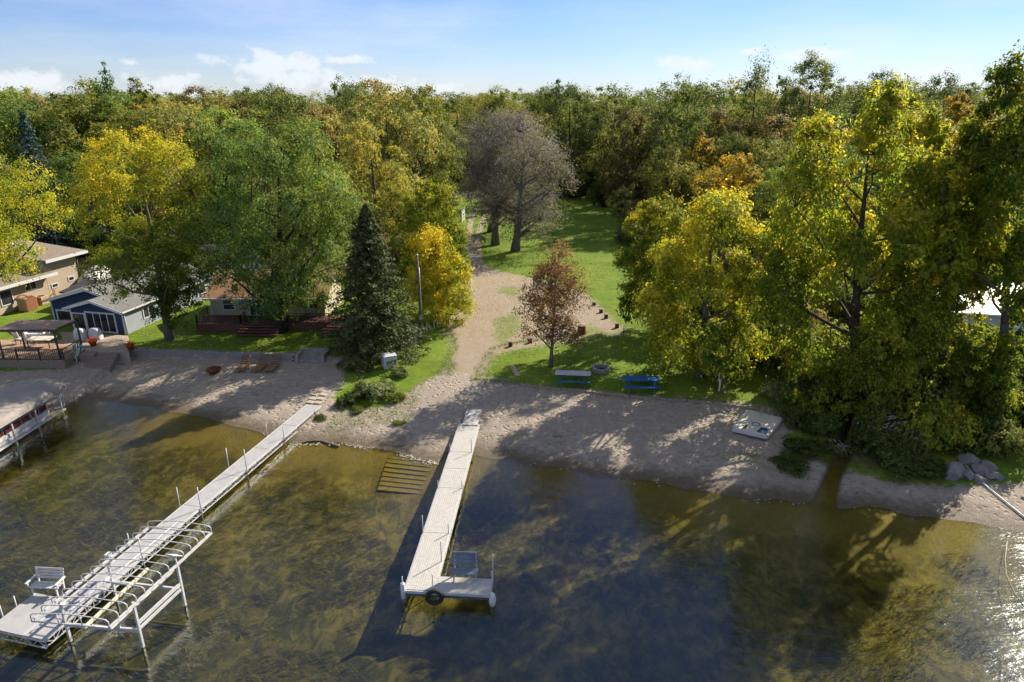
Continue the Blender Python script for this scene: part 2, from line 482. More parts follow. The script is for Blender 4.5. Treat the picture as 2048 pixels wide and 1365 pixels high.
# beach sand with footprints, weed wisps
sand = t.cramp(t.math('ADD', t.math('MULTIPLY', nB, .4), t.math('MULTIPLY', t.math('ADD', nC, nD), .3)), [(.3, (.178, .147, .114)), (.5, (.310, .263, .208)), (.7, (.425, .368, .300))])
strand = t.ramp(t.noise(1.0, 6, .7, t.mapped(pos, (.5, 1.6, 1))), .56, .72)
strandz = t.math('MULTIPLY', t.ramp(zz, .05, .3), t.ramp(zz, .8, .3))
sand = t.mix(t.math('MULTIPLY', t.math('MULTIPLY', strand, strandz), .75), sand, t.cramp(nC, [(.35, (.05, .05, .015)), (.6, (.12, .11, .03)), (.8, (.2, .15, .07))]))
bm_ = t.ramp(t.math('ADD', t.attr('beach'), t.math('MULTIPLY', edge, .6)), -.3, .3)
c = t.mix(bm_, c, sand)
# wet margin and wrack line at the water's edge
wet = t.ramp(t.math('ADD', zz, t.math('MULTIPLY', t.math('SUBTRACT', nB, .5), .22)), .24, .02)
c = t.mix(t.math('MULTIPLY', wet, .82), c, t.mix(nC, (.045, .032, .016), (.12, .085, .04)))
# lake bed
wd = t.noise(1.5, 7, .72, t.mapped(pos, (1.0, .75, 1), (0, 0, R(-35))), .8)
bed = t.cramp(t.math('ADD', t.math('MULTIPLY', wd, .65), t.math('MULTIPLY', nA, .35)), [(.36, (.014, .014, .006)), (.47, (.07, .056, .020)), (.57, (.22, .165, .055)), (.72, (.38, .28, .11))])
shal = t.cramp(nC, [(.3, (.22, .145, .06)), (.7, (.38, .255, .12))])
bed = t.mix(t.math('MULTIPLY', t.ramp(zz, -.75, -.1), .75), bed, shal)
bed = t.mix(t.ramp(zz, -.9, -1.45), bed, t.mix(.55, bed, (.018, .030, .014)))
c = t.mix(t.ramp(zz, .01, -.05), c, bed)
hgt = t.math('ADD', t.math('MULTIPLY', nC, .6), t.math('MULTIPLY', nD, .4))
foot = t.n('ShaderNodeTexVoronoi'); foot.inputs['Scale'].default_value = 2.6; t.t.links.new(pos, foot.inputs['Vector'])
hb = t.math('ADD', hgt, t.math('MULTIPLY', t.math('MULTIPLY', t.ramp(foot.outputs['Distance'], 0, .45), t.math('MULTIPLY', bm_, t.ramp(zz, .0, .25))), 1.3))
rough = t.ramp(wet, 0, 1, .95, .45)
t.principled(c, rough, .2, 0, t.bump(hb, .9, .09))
ground = link('ground', gme, m_ground)
tag(ground, 'sandy beach, mown lawns, gravel drive and lake bed', None, None, 'structure')

# ------------------------------------------------------------------ lake water
wme = mesh_np('lake_water', [(-900, -200, 0), (900, -200, 0), (900, 57, 0), (-900, 57, 0)], [(0, 1, 2, 3)])
m_water, t = newmat('lake_water')
pos = t.pos()
w1 = t.noise(1.1, 3, .5, t.mapped(pos, (.55, 1.5, 1), (0, 0, R(22))))
w2 = t.noise(4.2, 3, .55, t.mapped(pos, (.5, 1.35, 1), (0, 0, R(30))))
calm = t.ramp(t.noise(.11, 2, .5, pos), .35, .65, .35, 1.0)
w3 = t.noise(15, 2, .6, t.mapped(pos, (.6, 1.3, 1), (0, 0, R(34))))
hw = t.math('MULTIPLY', t.math('ADD', t.math('MULTIPLY', w1, .9), t.math('ADD', t.math('MULTIPLY', w2, .36), t.math('MULTIPLY', w3, .10))), calm)
nrm = t.bump(hw, .46, .12)
lw = t.n('ShaderNodeLayerWeight'); lw.inputs['Blend'].default_value = .5; t.t.links.new(nrm, lw.inputs['Normal'])
fr = t.n('ShaderNodeMath', operation='MULTIPLY_ADD'); t.put(t.math('POWER', lw.outputs['Facing'], 5.0), fr.inputs[0]); fr.inputs[1].default_value = .92; fr.inputs[2].default_value = .075
gl = t.n('ShaderNodeBsdfGlossy'); gl.inputs['Roughness'].default_value = .055; gl.inputs['Color'].default_value = (.86, .95, 1, 1)
t.t.links.new(nrm, gl.inputs['Normal'])
trn = t.n('ShaderNodeBsdfTransparent'); trn.inputs['Color'].default_value = (.73, .75, .50, 1)
mx = t.n('ShaderNodeMixShader')
t.t.links.new(fr.outputs[0], mx.inputs[0]); t.t.links.new(trn.outputs[0], mx.inputs[1]); t.t.links.new(gl.outputs[0], mx.inputs[2])
t.out(mx.outputs[0])
water = link('lake_water', wme, m_water)
tag(water, 'clear rippled lake water over weeds', None, None, 'structure')
# ------------------------------------------------------------------ trees
bark = {}
def barkmat(name, a, b):
    m, t = newmat(name)
    v = t.mapped(t.obj(), (6, 6, 1.3))
    n = t.noise(3, 6, .7, v, .6)
    t.principled(t.cramp(n, [(.35, a), (.65, b)]), .9, .15, 0, t.bump(n, .8, .06))
    return m
BARK = barkmat('bark_brown', (.035, .026, .018), (.12, .09, .065))
BARKG = barkmat('bark_grey', (.07, .062, .055), (.20, .18, .16))
BARKD = barkmat('bark_dark', (.018, .014, .011), (.06, .046, .036))
LM = {
 'ash':     leafmat('ash_leaves', [(0, (0.0336, 0.0582, 0.0090)), (.35, (0.0840, 0.1098, 0.0134)), (.62, (0.1848, 0.1848, 0.0179)), (1, (0.3584, 0.2744, 0.0224))], .5),
 'maple':   leafmat('maple_leaves', [(0, (0.0216, 0.0459, 0.0121)), (.4, (0.0486, 0.0891, 0.0203)), (.75, (0.0972, 0.1377, 0.0324)), (1, (0.2160, 0.2160, 0.0473))], .42),
 'cotton':  leafmat('cottonwood_leaves', [(0, (0.0299, 0.0494, 0.0080)), (.4, (0.0759, 0.1035, 0.0115)), (.75, (0.1725, 0.1725, 0.0184)), (1, (0.3450, 0.2415, 0.0253))], .58),
 'oak':     leafmat('oak_leaves', [(0, (0.0256, 0.0436, 0.0128)), (.4, (0.0563, 0.0794, 0.0217)), (.75, (0.1025, 0.1178, 0.0333)), (1, (0.1794, 0.1602, 0.0487))], .4),
 'bronze':  leafmat('bronze_oak_leaves', [(0, (0.0375, 0.0425, 0.0150)), (.4, (0.0938, 0.0825, 0.0300)), (.75, (0.1625, 0.1150, 0.0450)), (1, (0.2375, 0.1500, 0.0625))], .4),
 'olive':   leafmat('olive_leaves', [(0, (0.0328, 0.0479, 0.0127)), (.4, (0.0782, 0.0945, 0.0202)), (.75, (0.1512, 0.1449, 0.0302)), (1, (0.2647, 0.2016, 0.0441))], .4),
 'yellow':  leafmat('golden_leaves', [(0, (.075, .095, .014)), (.4, (.22, .20, .022)), (.75, (.36, .285, .026)), (1, (.46, .34, .035))], .5),
 'orange':  leafmat('orange_leaves', [(0, (.080, .070, .014)), (.4, (.19, .138, .02)), (.75, (.29, .20, .025)), (1, (.35, .25, .03))], .45),
 'russet':  leafmat('russet_leaves', [(0, (.05, .034, .016)), (.4, (.105, .062, .028)), (.75, (.165, .10, .043)), (1, (.22, .145, .075))], .4),
 'plum':    leafmat('plum_grey_leaves', [(0, (.046, .043, .039)), (.4, (.086, .078, .071)), (.75, (.140, .127, .119)), (1, (.080, .088, .048))], .35),
 'spruce':  leafmat('spruce_needles', [(0, (.018, .026, .008)), (.4, (.036, .050, .016)), (.75, (.062, .076, .028)), (1, (.12, .085, .04))], .15),
 'bluespr': leafmat('blue_spruce_needles', [(0, (.012, .024, .022)), (.5, (.030, .050, .046)), (1, (.06, .09, .08))], .15),
 'bush':    leafmat('shrub_leaves', [(0, (.020, .034, .010)), (.4, (.045, .066, .015)), (.75, (.10, .11, .025)), (1, (.18, .15, .04))], .42),
 'sage':    leafmat('pale_shrub_leaves', [(0, (.05, .07, .02)), (.4, (.10, .13, .045)), (.75, (.18, .20, .09)), (1, (.26, .25, .13))], .42),
 'reed':    leafmat('reed_blades', [(0, (.05, .07, .018)), (.5, (.13, .14, .05)), (1, (.30, .28, .20))], .4),
}
def leaf_quads(rs, C, N, size, aspect=.62):
    """diamond leaf at every centre C facing N"""
    n = len(C)
    N = N / np.maximum(np.linalg.norm(N, axis=1, keepdims=True), 1e-6)
    r = rs.normal(size=(n, 3)); U = np.cross(N, r); U /= np.maximum(np.linalg.norm(U, axis=1, keepdims=True), 1e-6)
    W = np.cross(N, U)
    L = (size * (.65 + .7 * rs.rand(n)))[:, None]
    V = np.empty((n, 4, 3), np.float32)
    fold = N * L * .12
    V[:, 0] = C - U * L * .5; V[:, 1] = C - W * L * .5 * aspect + fold; V[:, 2] = C + U * L * .5; V[:, 3] = C + W * L * .5 * aspect + fold
    return V.reshape(-1, 3), np.arange(n * 4, dtype=np.int32).reshape(n, 4)
def make_lobes(rs, rx, ry, z0, z1, nl, spread=.52, lob=.56, shape='round'):
    zc = (z0 + z1) / 2; rz = (z1 - z0) / 2
    L = []
    for k in range(nl):
        a = 2 * math.pi * (k * .381966 + rs.rand() * .12)
        v = -1 + 2 * (k + .5) / nl
        v = np.clip(v + rs.uniform(-.12, .12), -.95, .95)
        rr = math.sqrt(max(0, 1 - v * v))
        if shape == 'vase': rr *= (.5 + .6 * (v + 1) / 2)
        if shape == 'egg': rr *= (1.12 - .30 * (v + 1) / 2)
        s = lob * rs.uniform(.75, 1.15)
        L.append((math.cos(a) * rr * rx * spread * 1.08, math.sin(a) * rr * ry * spread * 1.08, zc + v * rz * (1 - lob * .72), rx * s, ry * s, rz * s * (.62 if rz > rx else .8)))
    return L
FINE = 1.38
def crown_np(rs, lobes, nleaf, size, clump=.16, tintf=None, updir=.45, jag=.25, per=55):
    nleaf = int(nleaf * FINE); size = size * .81; L = np.array(lobes)
    wgt = (L[:, 3] * L[:, 4] * L[:, 5]) ** (2 / 3.); wgt /= wgt.sum()
    nc = max(12, nleaf // per)
    li = rs.choice(len(L), nc, p=wgt)
    D = rs.normal(size=(nc, 3)); D /= np.linalg.norm(D, axis=1, keepdims=True)
    D[:, 2] = np.where(D[:, 2] < -.55, -D[:, 2], D[:, 2])
    rad = .58 + .42 * rs.rand(nc) ** .6
    rad *= 1 + jag * (rs.rand(nc) - .45)
    CC = L[li, :3] + D * L[li, 3:6] * rad[:, None]
    cr = clump * L[li, 3:6].mean(1) * rs.uniform(.6, 1.5, nc)
    ct = rs.normal(0, .13, nc)
    cnt = rs.poisson(per, nc)
    ci = np.repeat(np.arange(nc), cnt)
    n = len(ci)
    off = rs.normal(size=(n, 3)) * .62; off[:, 2] *= .75
    C = CC[ci] + off * cr[ci][:, None]
    Nn = D[ci] * .75 + off * .35 + rs.normal(size=(n, 3)) * .5; Nn[:, 2] += updir
    V, Fq = leaf_quads(rs, C, Nn, size)
    zmin, zmax = C[:, 2].min(), C[:, 2].max()
    base = .42 + ct[ci] + rs.normal(0, .12, n)
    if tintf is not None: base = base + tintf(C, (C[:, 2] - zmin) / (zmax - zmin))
    return V, Fq, np.repeat(np.clip(base, 0, 1), 4), CC
def trunk_mb(rs, height_, r0, lobes, CC, nlimb, lean=(0, 0), twigs=0, fork=0.0):
    mb = MB()
    top = np.array([lean[0], lean[1], height_])
    pts = []; rad = []
    for k in range(8):
        f = k / 7
        w = np.array([math.sin(f * 5 + r0 * 40), math.cos(f * 4.1 + r0 * 31), 0]) * .10 * height_ * .12 * f
        pts.append(top * f + w); rad.append(r0 * (1.45 if k == 0 else 1.0) * (1 - f) ** .8 * 1.0 + .03)
    pts[0][2] -= .35
    mb.tube(pts, rad, 9)
    P = np.array(pts)
    L = np.array(lobes)
    ends = []
    for k in range(nlimb):
        tgt = L[k % len(L), :3] + rs.normal(size=3) * .25 * L[k % len(L), 3:6]
        zs = np.clip(tgt[2] - np.linalg.norm(tgt[:2]) * rs.uniform(.5, .95), height_ * .14, height_ * .9)
        s0 = np.array([np.interp(zs, P[:, 2], P[:, i]) for i in range(3)])
        rr = max(.035, float(np.interp(zs, P[:, 2], rad)) * .55)
        mid = s0 * .5 + tgt * .5 + np.array([0, 0, -.06 * np.linalg.norm(tgt - s0)]) + rs.normal(size=3) * .12
        q = [s0, s0 * .72 + mid * .28 + rs.normal(size=3) * .05, mid, mid * .4 + tgt * .6 + rs.normal(size=3) * .1, tgt]
        mb.tube(q, [rr, rr * .85, rr * .6, rr * .4, .02], 6)
        ends += [mid, (mid + tgt) / 2, tgt]
    E = np.array(ends) if ends else P[3:]
    if twigs:
        for c in CC[rs.choice(len(CC), min(twigs, len(CC)), replace=False)]:
            e = E[np.argmin(((E - c) ** 2).sum(1))]
            m = (e + c) / 2 + rs.normal(size=3) * .15
            mb.tube([e, m, c], [.05, .032, .012], 4, False)
    return mb
def build_tree(name, rs, hgt, rx, ry, z0, z1, kind, nleaf, size, r0=.25, nl=9, nlimb=9, twigs=40, lobes=None, tintf=None, clump=.2, shape='round', barkm=None,
               lean=(0, 0), jag=.25, per=55, spread=.52, lob=.56, extra=None, fit=True):
    """returns (crown mesh, trunk mesh) about the tree's foot"""
    if lobes is None: lobes = make_lobes(rs, rx, ry, z0, z1, nl, spread, lob, shape)
    lobes = [(l[0] + lean[0] * l[2] / hgt, l[1] + lean[1] * l[2] / hgt, *l[2:]) for l in lobes]
    if extra: lobes = lobes + list(extra)
    V, Fq, tn, CC = crown_np(rs, lobes, nleaf, size, clump, tintf, jag=jag, per=per)
    if fit:
        def stretch(A, lo, hi, a, b): return a + (A - lo) * ((b - a) / (hi - lo))
        for ax_, (a, b) in ((0, (lean[0] * .8 - rx, lean[0] * .8 + rx)), (2, (z0, z1))):
            lo, hi = np.percentile(V[:, ax_], (.8, 99.4)); V[:, ax_] = stretch(V[:, ax_], lo, hi, a, b); CC[:, ax_] = stretch(CC[:, ax_], lo, hi, a, b)
            lobes = [tuple(float(stretch(v, lo, hi, a, b)) if q == ax_ else v for q, v in enumerate(l)) for l in lobes]
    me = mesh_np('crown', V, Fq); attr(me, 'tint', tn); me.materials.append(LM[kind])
    tm = trunk_mb(rs, hgt * .86, r0, lobes, CC, nlimb, lean, twigs).mesh('trunk')
    tm.materials.append(barkm or BARK)
    return me, tm
def conifer(rs, hgt, rb, z0, kind, nbr, size, r0=.2, needles=26):
    mb = MB(); mb.tube([(0, 0, -.3), (0, 0, hgt * .5), (0, 0, hgt)], [r0 * 1.2, r0 * .6, .02], 8)
    C = []; N = []; T = []
    for k in range(nbr):
        f = (k + rs.rand()) / nbr
        f = 1 - (1 - f) ** 1.25 if False else f
        z = z0 + (hgt - z0) * f
        ln = rb * (1 - f) ** .82 * rs.uniform(.72, 1.12) + .12
        a = k * 2.39996 + rs.rand() * .5
        d = np.array([math.cos(a), math.sin(a), 0.])
        tip = np.array([0, 0, z]) + d * ln + np.array([0, 0, -.22 * ln + .10 * ln * f])
        root = np.array([0, 0, z])
        if ln > .6: mb.tube([root, (root + tip) / 2 + (0, 0, .04 * ln), tip], [.035, .025, .01], 4, False)
        m = int(needles * (.35 + ln / rb))
        u = rs.rand(m) ** .7
        p = root + (tip - root) * u[:, None]
        side = np.cross(d, [0, 0, 1])
        wd = .36 * ln * (1.05 - u) + .14
        p = p + side * (rs.uniform(-1, 1, m) * wd)[:, None]; p[:, 2] += -np.abs(rs.normal(0, .10, m)) - .05 * u + .12 * (1 - u)
        C.append(p); nn = rs.normal(size=(m, 3)) * .5 + d * .35; nn[:, 2] += .8; N.append(nn); T.append(np.clip(.35 + rs.normal(0, .16, m) + .12 * u, 0, 1))
    C = np.concatenate(C); N = np.concatenate(N); T = np.concatenate(T)
    V, Fq = leaf_quads(rs, C, N, size, .42)
    me = mesh_np('crown', V, Fq); attr(me, 'tint', np.repeat(T, 4)); me.materials.append(LM[kind])
    tm = mb.mesh('trunk'); tm.materials.append(BARKD)
    return me, tm
def plant_tree(name, loc, crown, trunk, label, cat='tree', group=None, rz=0.0, sc=(1, 1, 1)):
    o = empty(name, loc, rz, label, cat, group); o.scale = sc
    link('trunk', trunk, None, o); link('crown', crown, None, o)
    return o
def frame_px(base, bbox):
    """crown extents in metres from the crown's outline in the photograph, at the foot's own distance"""
    b = gp(*base) if len(base) == 2 else at(base[0], base[1], base[2])
    y = b[1]; zg = h1(b[0], y)
    x0, y0, x1, y1 = bbox
    cx = (x0 + x1) / 2
    top = at(cx, y0, y)[2] - zg; bot = at(cx, y1, y)[2] - zg
    zm = y0 * .68 + y1 * .32
    w = (at(x1, zm, y)[0] - at(x0, zm, y)[0]) / 2
    off = at(cx, zm, y)[0] - b[0]
    return np.array([b[0], y, zg]), top, bot, w, off
SEED = [100]
def tree_px(name, label, base, bbox, kind, nleaf, size, group=None, depth=.9, cat='tree', trunk_r=.22, pull=0.0, **kw):
    SEED[0] += 1
    rs = np.random.RandomState(SEED[0])
    foot, top, bot, w, off = frame_px(base, bbox)
    me, tm = build_tree(name, rs, top, w * .97, w * depth, max(bot, .1), top, kind, nleaf, size, r0=trunk_r, lean=(off * 1.0, pull), **kw)
    return plant_tree(name, foot, me, tm, label, cat, group)

# --- the trees that stand out one by one
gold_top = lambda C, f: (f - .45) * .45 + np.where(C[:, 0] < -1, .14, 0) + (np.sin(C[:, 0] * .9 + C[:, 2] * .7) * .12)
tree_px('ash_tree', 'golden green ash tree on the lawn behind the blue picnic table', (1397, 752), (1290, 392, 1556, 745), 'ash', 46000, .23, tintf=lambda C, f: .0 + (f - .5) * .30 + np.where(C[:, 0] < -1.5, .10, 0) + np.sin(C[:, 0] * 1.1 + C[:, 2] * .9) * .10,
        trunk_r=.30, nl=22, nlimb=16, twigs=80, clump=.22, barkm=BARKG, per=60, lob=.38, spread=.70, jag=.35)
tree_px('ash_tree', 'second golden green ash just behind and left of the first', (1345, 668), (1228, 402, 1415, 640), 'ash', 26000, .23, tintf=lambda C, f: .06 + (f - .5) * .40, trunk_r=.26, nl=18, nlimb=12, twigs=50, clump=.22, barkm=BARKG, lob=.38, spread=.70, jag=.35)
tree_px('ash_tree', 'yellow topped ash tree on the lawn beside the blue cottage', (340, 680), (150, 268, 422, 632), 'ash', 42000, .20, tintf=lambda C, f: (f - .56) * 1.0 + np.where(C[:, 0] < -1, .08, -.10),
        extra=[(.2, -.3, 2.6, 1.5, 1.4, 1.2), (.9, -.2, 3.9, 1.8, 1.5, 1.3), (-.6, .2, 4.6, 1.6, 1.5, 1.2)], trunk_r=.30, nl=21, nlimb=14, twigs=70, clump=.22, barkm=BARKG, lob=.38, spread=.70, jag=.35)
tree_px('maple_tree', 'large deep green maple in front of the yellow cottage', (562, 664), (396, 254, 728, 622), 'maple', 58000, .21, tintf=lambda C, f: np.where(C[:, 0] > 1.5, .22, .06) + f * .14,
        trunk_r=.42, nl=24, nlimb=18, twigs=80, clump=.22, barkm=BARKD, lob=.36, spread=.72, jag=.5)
foot, top, bot, w, off = frame_px((752, 702), (655, 410, 848, 700))
me, tm = conifer(np.random.RandomState(7), top, w * 1.24, .3, 'spruce', 270, .27, .24, 110)
plant_tree('spruce_tree', foot, me, tm, 'dark green spruce tree between the yellow cottage and the utility pole', 'tree')
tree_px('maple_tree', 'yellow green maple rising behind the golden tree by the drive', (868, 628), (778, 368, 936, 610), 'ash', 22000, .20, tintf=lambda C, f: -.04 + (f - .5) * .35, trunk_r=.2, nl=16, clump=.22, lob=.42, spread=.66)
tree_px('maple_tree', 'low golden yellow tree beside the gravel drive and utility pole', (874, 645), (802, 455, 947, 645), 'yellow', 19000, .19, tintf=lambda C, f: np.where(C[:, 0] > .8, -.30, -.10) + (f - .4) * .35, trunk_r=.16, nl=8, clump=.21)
tree_px('russet_tree', 'small russet leaved tree standing between lawn and gravel drive', (1102, 735), (1040, 490, 1182, 688), 'russet', 9500, .16, trunk_r=.12, nl=9, nlimb=26, twigs=120, clump=.24, shape='egg', barkm=BARKG, jag=.6, per=30)
plum = dict(nl=12, nlimb=20, twigs=160, clump=.26, barkm=BARKG, jag=.6, per=26, lob=.48, spread=.6)
G_PL = 'plum grey trees beside the track'
tree_px('plum_tree', 'plum grey tree with thick leaning trunk, nearest of three beside the track', (1030, 503), (955, 232, 1155, 470), 'plum', 20000, .215, G_PL, trunk_r=.50, tintf=lambda C, f: np.where(f > .6, .2, 0) + .05, **plum)
tree_px('plum_tree', 'plum grey tree with forked dark trunk, middle of three beside the track', (990, 490), (915, 222, 1075, 445), 'plum', 17000, .215, G_PL, trunk_r=.48, tintf=lambda C, f: np.where(f > .55, .28, 0), **plum)
tree_px('plum_tree', 'plum grey tree hidden behind the other two beside the track', (981, 464), (930, 225, 1105, 430), 'plum', 13000, .22, G_PL, trunk_r=.45, tintf=lambda C, f: np.where(f > .6, .25, 0), **plum)
tree_px('young_tree', 'slim young grey green tree at the far edge of the lawn', (1250, 466), (1211, 376, 1270, 444), 'oak', 2600, .22, trunk_r=.10, nl=7, clump=.24, shape='egg', tintf=lambda C, f: .3 + 0 * f)
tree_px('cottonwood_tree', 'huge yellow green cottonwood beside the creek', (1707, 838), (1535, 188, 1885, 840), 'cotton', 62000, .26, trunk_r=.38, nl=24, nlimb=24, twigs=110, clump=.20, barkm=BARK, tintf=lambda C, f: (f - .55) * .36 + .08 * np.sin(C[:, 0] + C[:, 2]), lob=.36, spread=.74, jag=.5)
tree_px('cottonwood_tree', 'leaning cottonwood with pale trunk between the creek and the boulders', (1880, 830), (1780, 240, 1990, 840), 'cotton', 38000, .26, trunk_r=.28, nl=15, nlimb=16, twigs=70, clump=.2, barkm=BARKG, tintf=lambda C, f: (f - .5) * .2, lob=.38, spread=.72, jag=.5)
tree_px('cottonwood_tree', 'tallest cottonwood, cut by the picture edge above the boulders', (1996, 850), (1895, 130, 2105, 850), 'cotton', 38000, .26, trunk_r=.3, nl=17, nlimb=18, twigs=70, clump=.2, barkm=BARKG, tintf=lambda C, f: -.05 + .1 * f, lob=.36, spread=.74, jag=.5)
tree_px('ash_tree', 'yellow green tree hanging over the tan house roof', (-70, 655), (-165, 296, 122, 550), 'ash', 26000, .20, trunk_r=.3, nl=18, clump=.22, lob=.4, spread=.68, tintf=lambda C, f: np.where(C[:, 0] > 1, -.06, .12))
# --- background trees with an outline of their own (foot given as pixel column and distance)
def land(name, label, px, dist, bbox, kind, nleaf=7000, size=.34, **kw):
    b = at(px, 400, dist); y = dist; zg = h1(b[0], y)
    SEED[0] += 1; rs = np.random.RandomState(SEED[0])
    x0, y0, x1, y1 = bbox; cx = (x0 + x1) / 2; zm = y0 * .68 + y1 * .32
    top = at(cx, y0, y)[2] - zg; bot = max(at(cx, y1, y)[2] - zg, 1.5)
    X0 = at(x0, zm, y)[0]; X1 = at(x1, zm, y)[0]; w = (X1 - X0) / 2
    me, tm = build_tree(name, rs, top, w * .97, w * .85, bot, top, kind, nleaf, size, r0=kw.pop('r0', .3), **kw)
    return plant_tree(name, ((X0 + X1) / 2, y, zg), me, tm, label, 'tree', 'trees that stand out from the wood')
K = dict(nl=18, nlimb=10, twigs=20, clump=.24, jag=.4, lob=.42, spread=.66)
land('oak_tree', 'broad dark domed oak topping the skyline behind the big cottonwood', 1620, 128, (1545, 114, 1702, 345), 'oak', 17000, .36, **K)
land('poplar_tree', 'thin open crowned poplar on the skyline beside the domed oak', 1512, 122, (1478, 106, 1550, 300), 'oak', 2600, .34, nl=9, nlimb=12, twigs=40, clump=.25, shape='egg', jag=.7, per=24)
land('oak_tree', 'dark oak on the skyline right of the plum grey trees', 1140, 136, (1070, 166, 1210, 400), 'oak', 14000, .36, **K)
land('oak_tree', 'olive oak crown on the skyline over the shaded lawn', 1228, 140, (1160, 174, 1300, 420), 'olive', 7000, .40, tintf=lambda C, f: -.25 + 0 * f, **K)
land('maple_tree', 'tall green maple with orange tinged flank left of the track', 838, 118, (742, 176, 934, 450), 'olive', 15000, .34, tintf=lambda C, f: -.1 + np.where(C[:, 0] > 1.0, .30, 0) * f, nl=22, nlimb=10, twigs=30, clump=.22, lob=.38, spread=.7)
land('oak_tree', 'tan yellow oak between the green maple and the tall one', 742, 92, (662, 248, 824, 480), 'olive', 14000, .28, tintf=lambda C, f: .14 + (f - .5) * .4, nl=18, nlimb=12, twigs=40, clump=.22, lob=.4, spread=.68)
land('poplar_tree', 'grey green poplar with a thin leader above the skyline', 205, 112, (128, 168, 300, 430), 'maple', 13000, .34, tintf=lambda C, f: .15 + 0 * f, nl=18, nlimb=10, twigs=30, clump=.22, lob=.4, spread=.68)
land('poplar_tree', 'slender poplar tip standing above the grey green poplar', 207, 114, (180, 126, 232, 260), 'maple', 1500, .34, nl=6, nlimb=8, twigs=30, clump=.3, shape='egg', jag=.7, per=20)
land('oak_tree', 'round green oak at the upper picture edge over the blue spruce', 45, 104, (-70, 184, 132, 420), 'maple', 14000, .34, tintf=lambda C, f: .16 + 0 * f, **K)
land('maple_tree', 'light green maple crown beside the slender poplar tip', 292, 124, (252, 158, 332, 330), 'olive', 5000, .36, tintf=lambda C, f: .0 + 0 * f, **K)
land('maple_tree', 'orange maple behind the bare tree', 306, 116, (262, 210, 352, 300), 'orange', 4200, .34, **K)
land('dead_tree', 'bare twigged tree in front of the orange maple', 322, 108, (272, 208, 376, 310), 'bronze', 500, .24, nl=8, nlimb=24, twigs=90, clump=.3, barkm=BARKD)
for i, (bb, dist, lab) in enumerate([((432, 196, 545, 400), 120, 'bronze oak above the maple in front of the yellow cottage'), ((520, 183, 650, 400), 132, 'broad bronze oak on the skyline left of the tall maple'),
                                     ((590, 215, 705, 420), 112, 'bronze oak between the deep green maple and the tan yellow oak')]):
    land('oak_tree', lab, (bb[0] + bb[2]) / 2, dist, bb, 'bronze', 9000, .35, **K)
foot = at(85, 400, 88.0); zg = h1(foot[0], 88.0); topz = at(62, 222, 88.0)[2] - zg
me, tm = conifer(np.random.RandomState(9), topz, 4.6, .6, 'bluespr', 170, .42, .3, 44)
plant_tree('spruce_tree', (foot[0], 88.0, zg), me, tm, 'blue green spruce behind the tan house', 'tree')
for lab, px, dist, bb, kd, n, tf in [
    ('bronze oak shading the far lawn beside the slim young tree', 1275, 116, (1200, 225, 1335, 440), 'bronze', 9000, 0),
    ('light green feathery maple above the orange trees', 1348, 122, (1298, 218, 1402, 420), 'maple', 7000, .30),
    ('orange yellow maple behind the golden green ash', 1408, 108, (1362, 264, 1446, 440), 'orange', 6000, .05),
    ('amber ash crown just behind the golden green ash', 1466, 92, (1396, 312, 1540, 500), 'orange', 11000, .12),
    ('olive yellow tree at the edge of the shaded lawn', 1340, 104, (1262, 296, 1422, 490), 'olive', 11000, .16),
    ('grey green willow behind the amber ash', 1490, 132, (1396, 222, 1585, 380), 'oak', 8000, .3),
    ('orange yellow crown showing between the cottonwoods', 1910, 84, (1866, 192, 1952, 360), 'orange', 6000, .12),
    ('dark oak on the skyline above the big cottonwood', 1766, 140, (1698, 144, 1832, 330), 'oak', 7000, -.05),
    ('dark skyline oak left of the tallest cottonwood', 1890, 150, (1826, 150, 1955, 330), 'oak', 7000, 0)]:
    land('maple_tree' if 'oak' not in lab else 'oak_tree', lab, px, dist, bb, kd, n, .32 if dist < 115 else .38, tintf=(lambda v: (lambda C, f: v + 0 * f))(tf), **K)

# --- the wood behind: shared crowns, each tree an object of its own
PROTO = []
for i, (kd, n, tn, shp) in enumerate([('oak', 13000, .1, 'round'), ('oak', 13000, .25, 'egg'), ('bronze', 13000, .1, 'round'), ('olive', 13000, -.1, 'round'), ('maple', 13000, .15, 'egg'), ('olive', 13000, .12, 'round'), ('oak', 13000, .45, 'round'), ('orange', 11000, -.05, 'round')]):
    rs = np.random.RandomState(40 + i)
    PROTO.append((kd, build_tree('wood', rs, 19, 6.3, 6.3, 1.5, 19, kd, n, .36, r0=.3, nl=19, nlimb=8, twigs=0, clump=.24, shape=shp, jag=.4, lob=.40, spread=.68, tintf=(lambda v: (lambda C, f: v + 0 * f))(tn))))
KINDLAB = dict(oak='dark green oak', bronze='bronze brown oak', olive='olive green maple', maple='mid green maple', orange='orange maple')
CORR = wpoly([(865, 640), (880, 376), (1100, 376), (1205, 392), (1265, 470), (1330, 640)], 2.0)
wr = random.Random(77)
placed = []
def try_tree(x, y, mind):
    for (a, b) in placed:
        if (a - x) ** 2 + (b - y) ** 2 < mind * mind: return False
    placed.append((x, y)); return True
ANCH = [(70, 'above the tan house'), (170, 'left of the yellow topped ash'), (300, 'above the yellow topped ash'), (420, 'between yellow ash and green maple'), (560, 'above the deep green maple'), (690, 'right above the green maple'),
        (820, 'above the dark spruce'), (930, 'above the track'), (1060, 'behind the plum grey trees'), (1180, 'right of the plum grey trees'), (1300, 'above the shaded lawn'), (1420, 'above the golden ash'), (1540, 'between golden ash and cottonwood'),
        (1700, 'above the big cottonwood'), (1850, 'behind the leaning cottonwood'), (9999, 'behind the tallest cottonwood')]
def anchor(x, y):
    px = 1024 + FPX * x / (y * math.cos(PITCH) + 10 * math.sin(PITCH))
    return next(n_ for lim, n_ in ANCH if px < lim)
cand = []
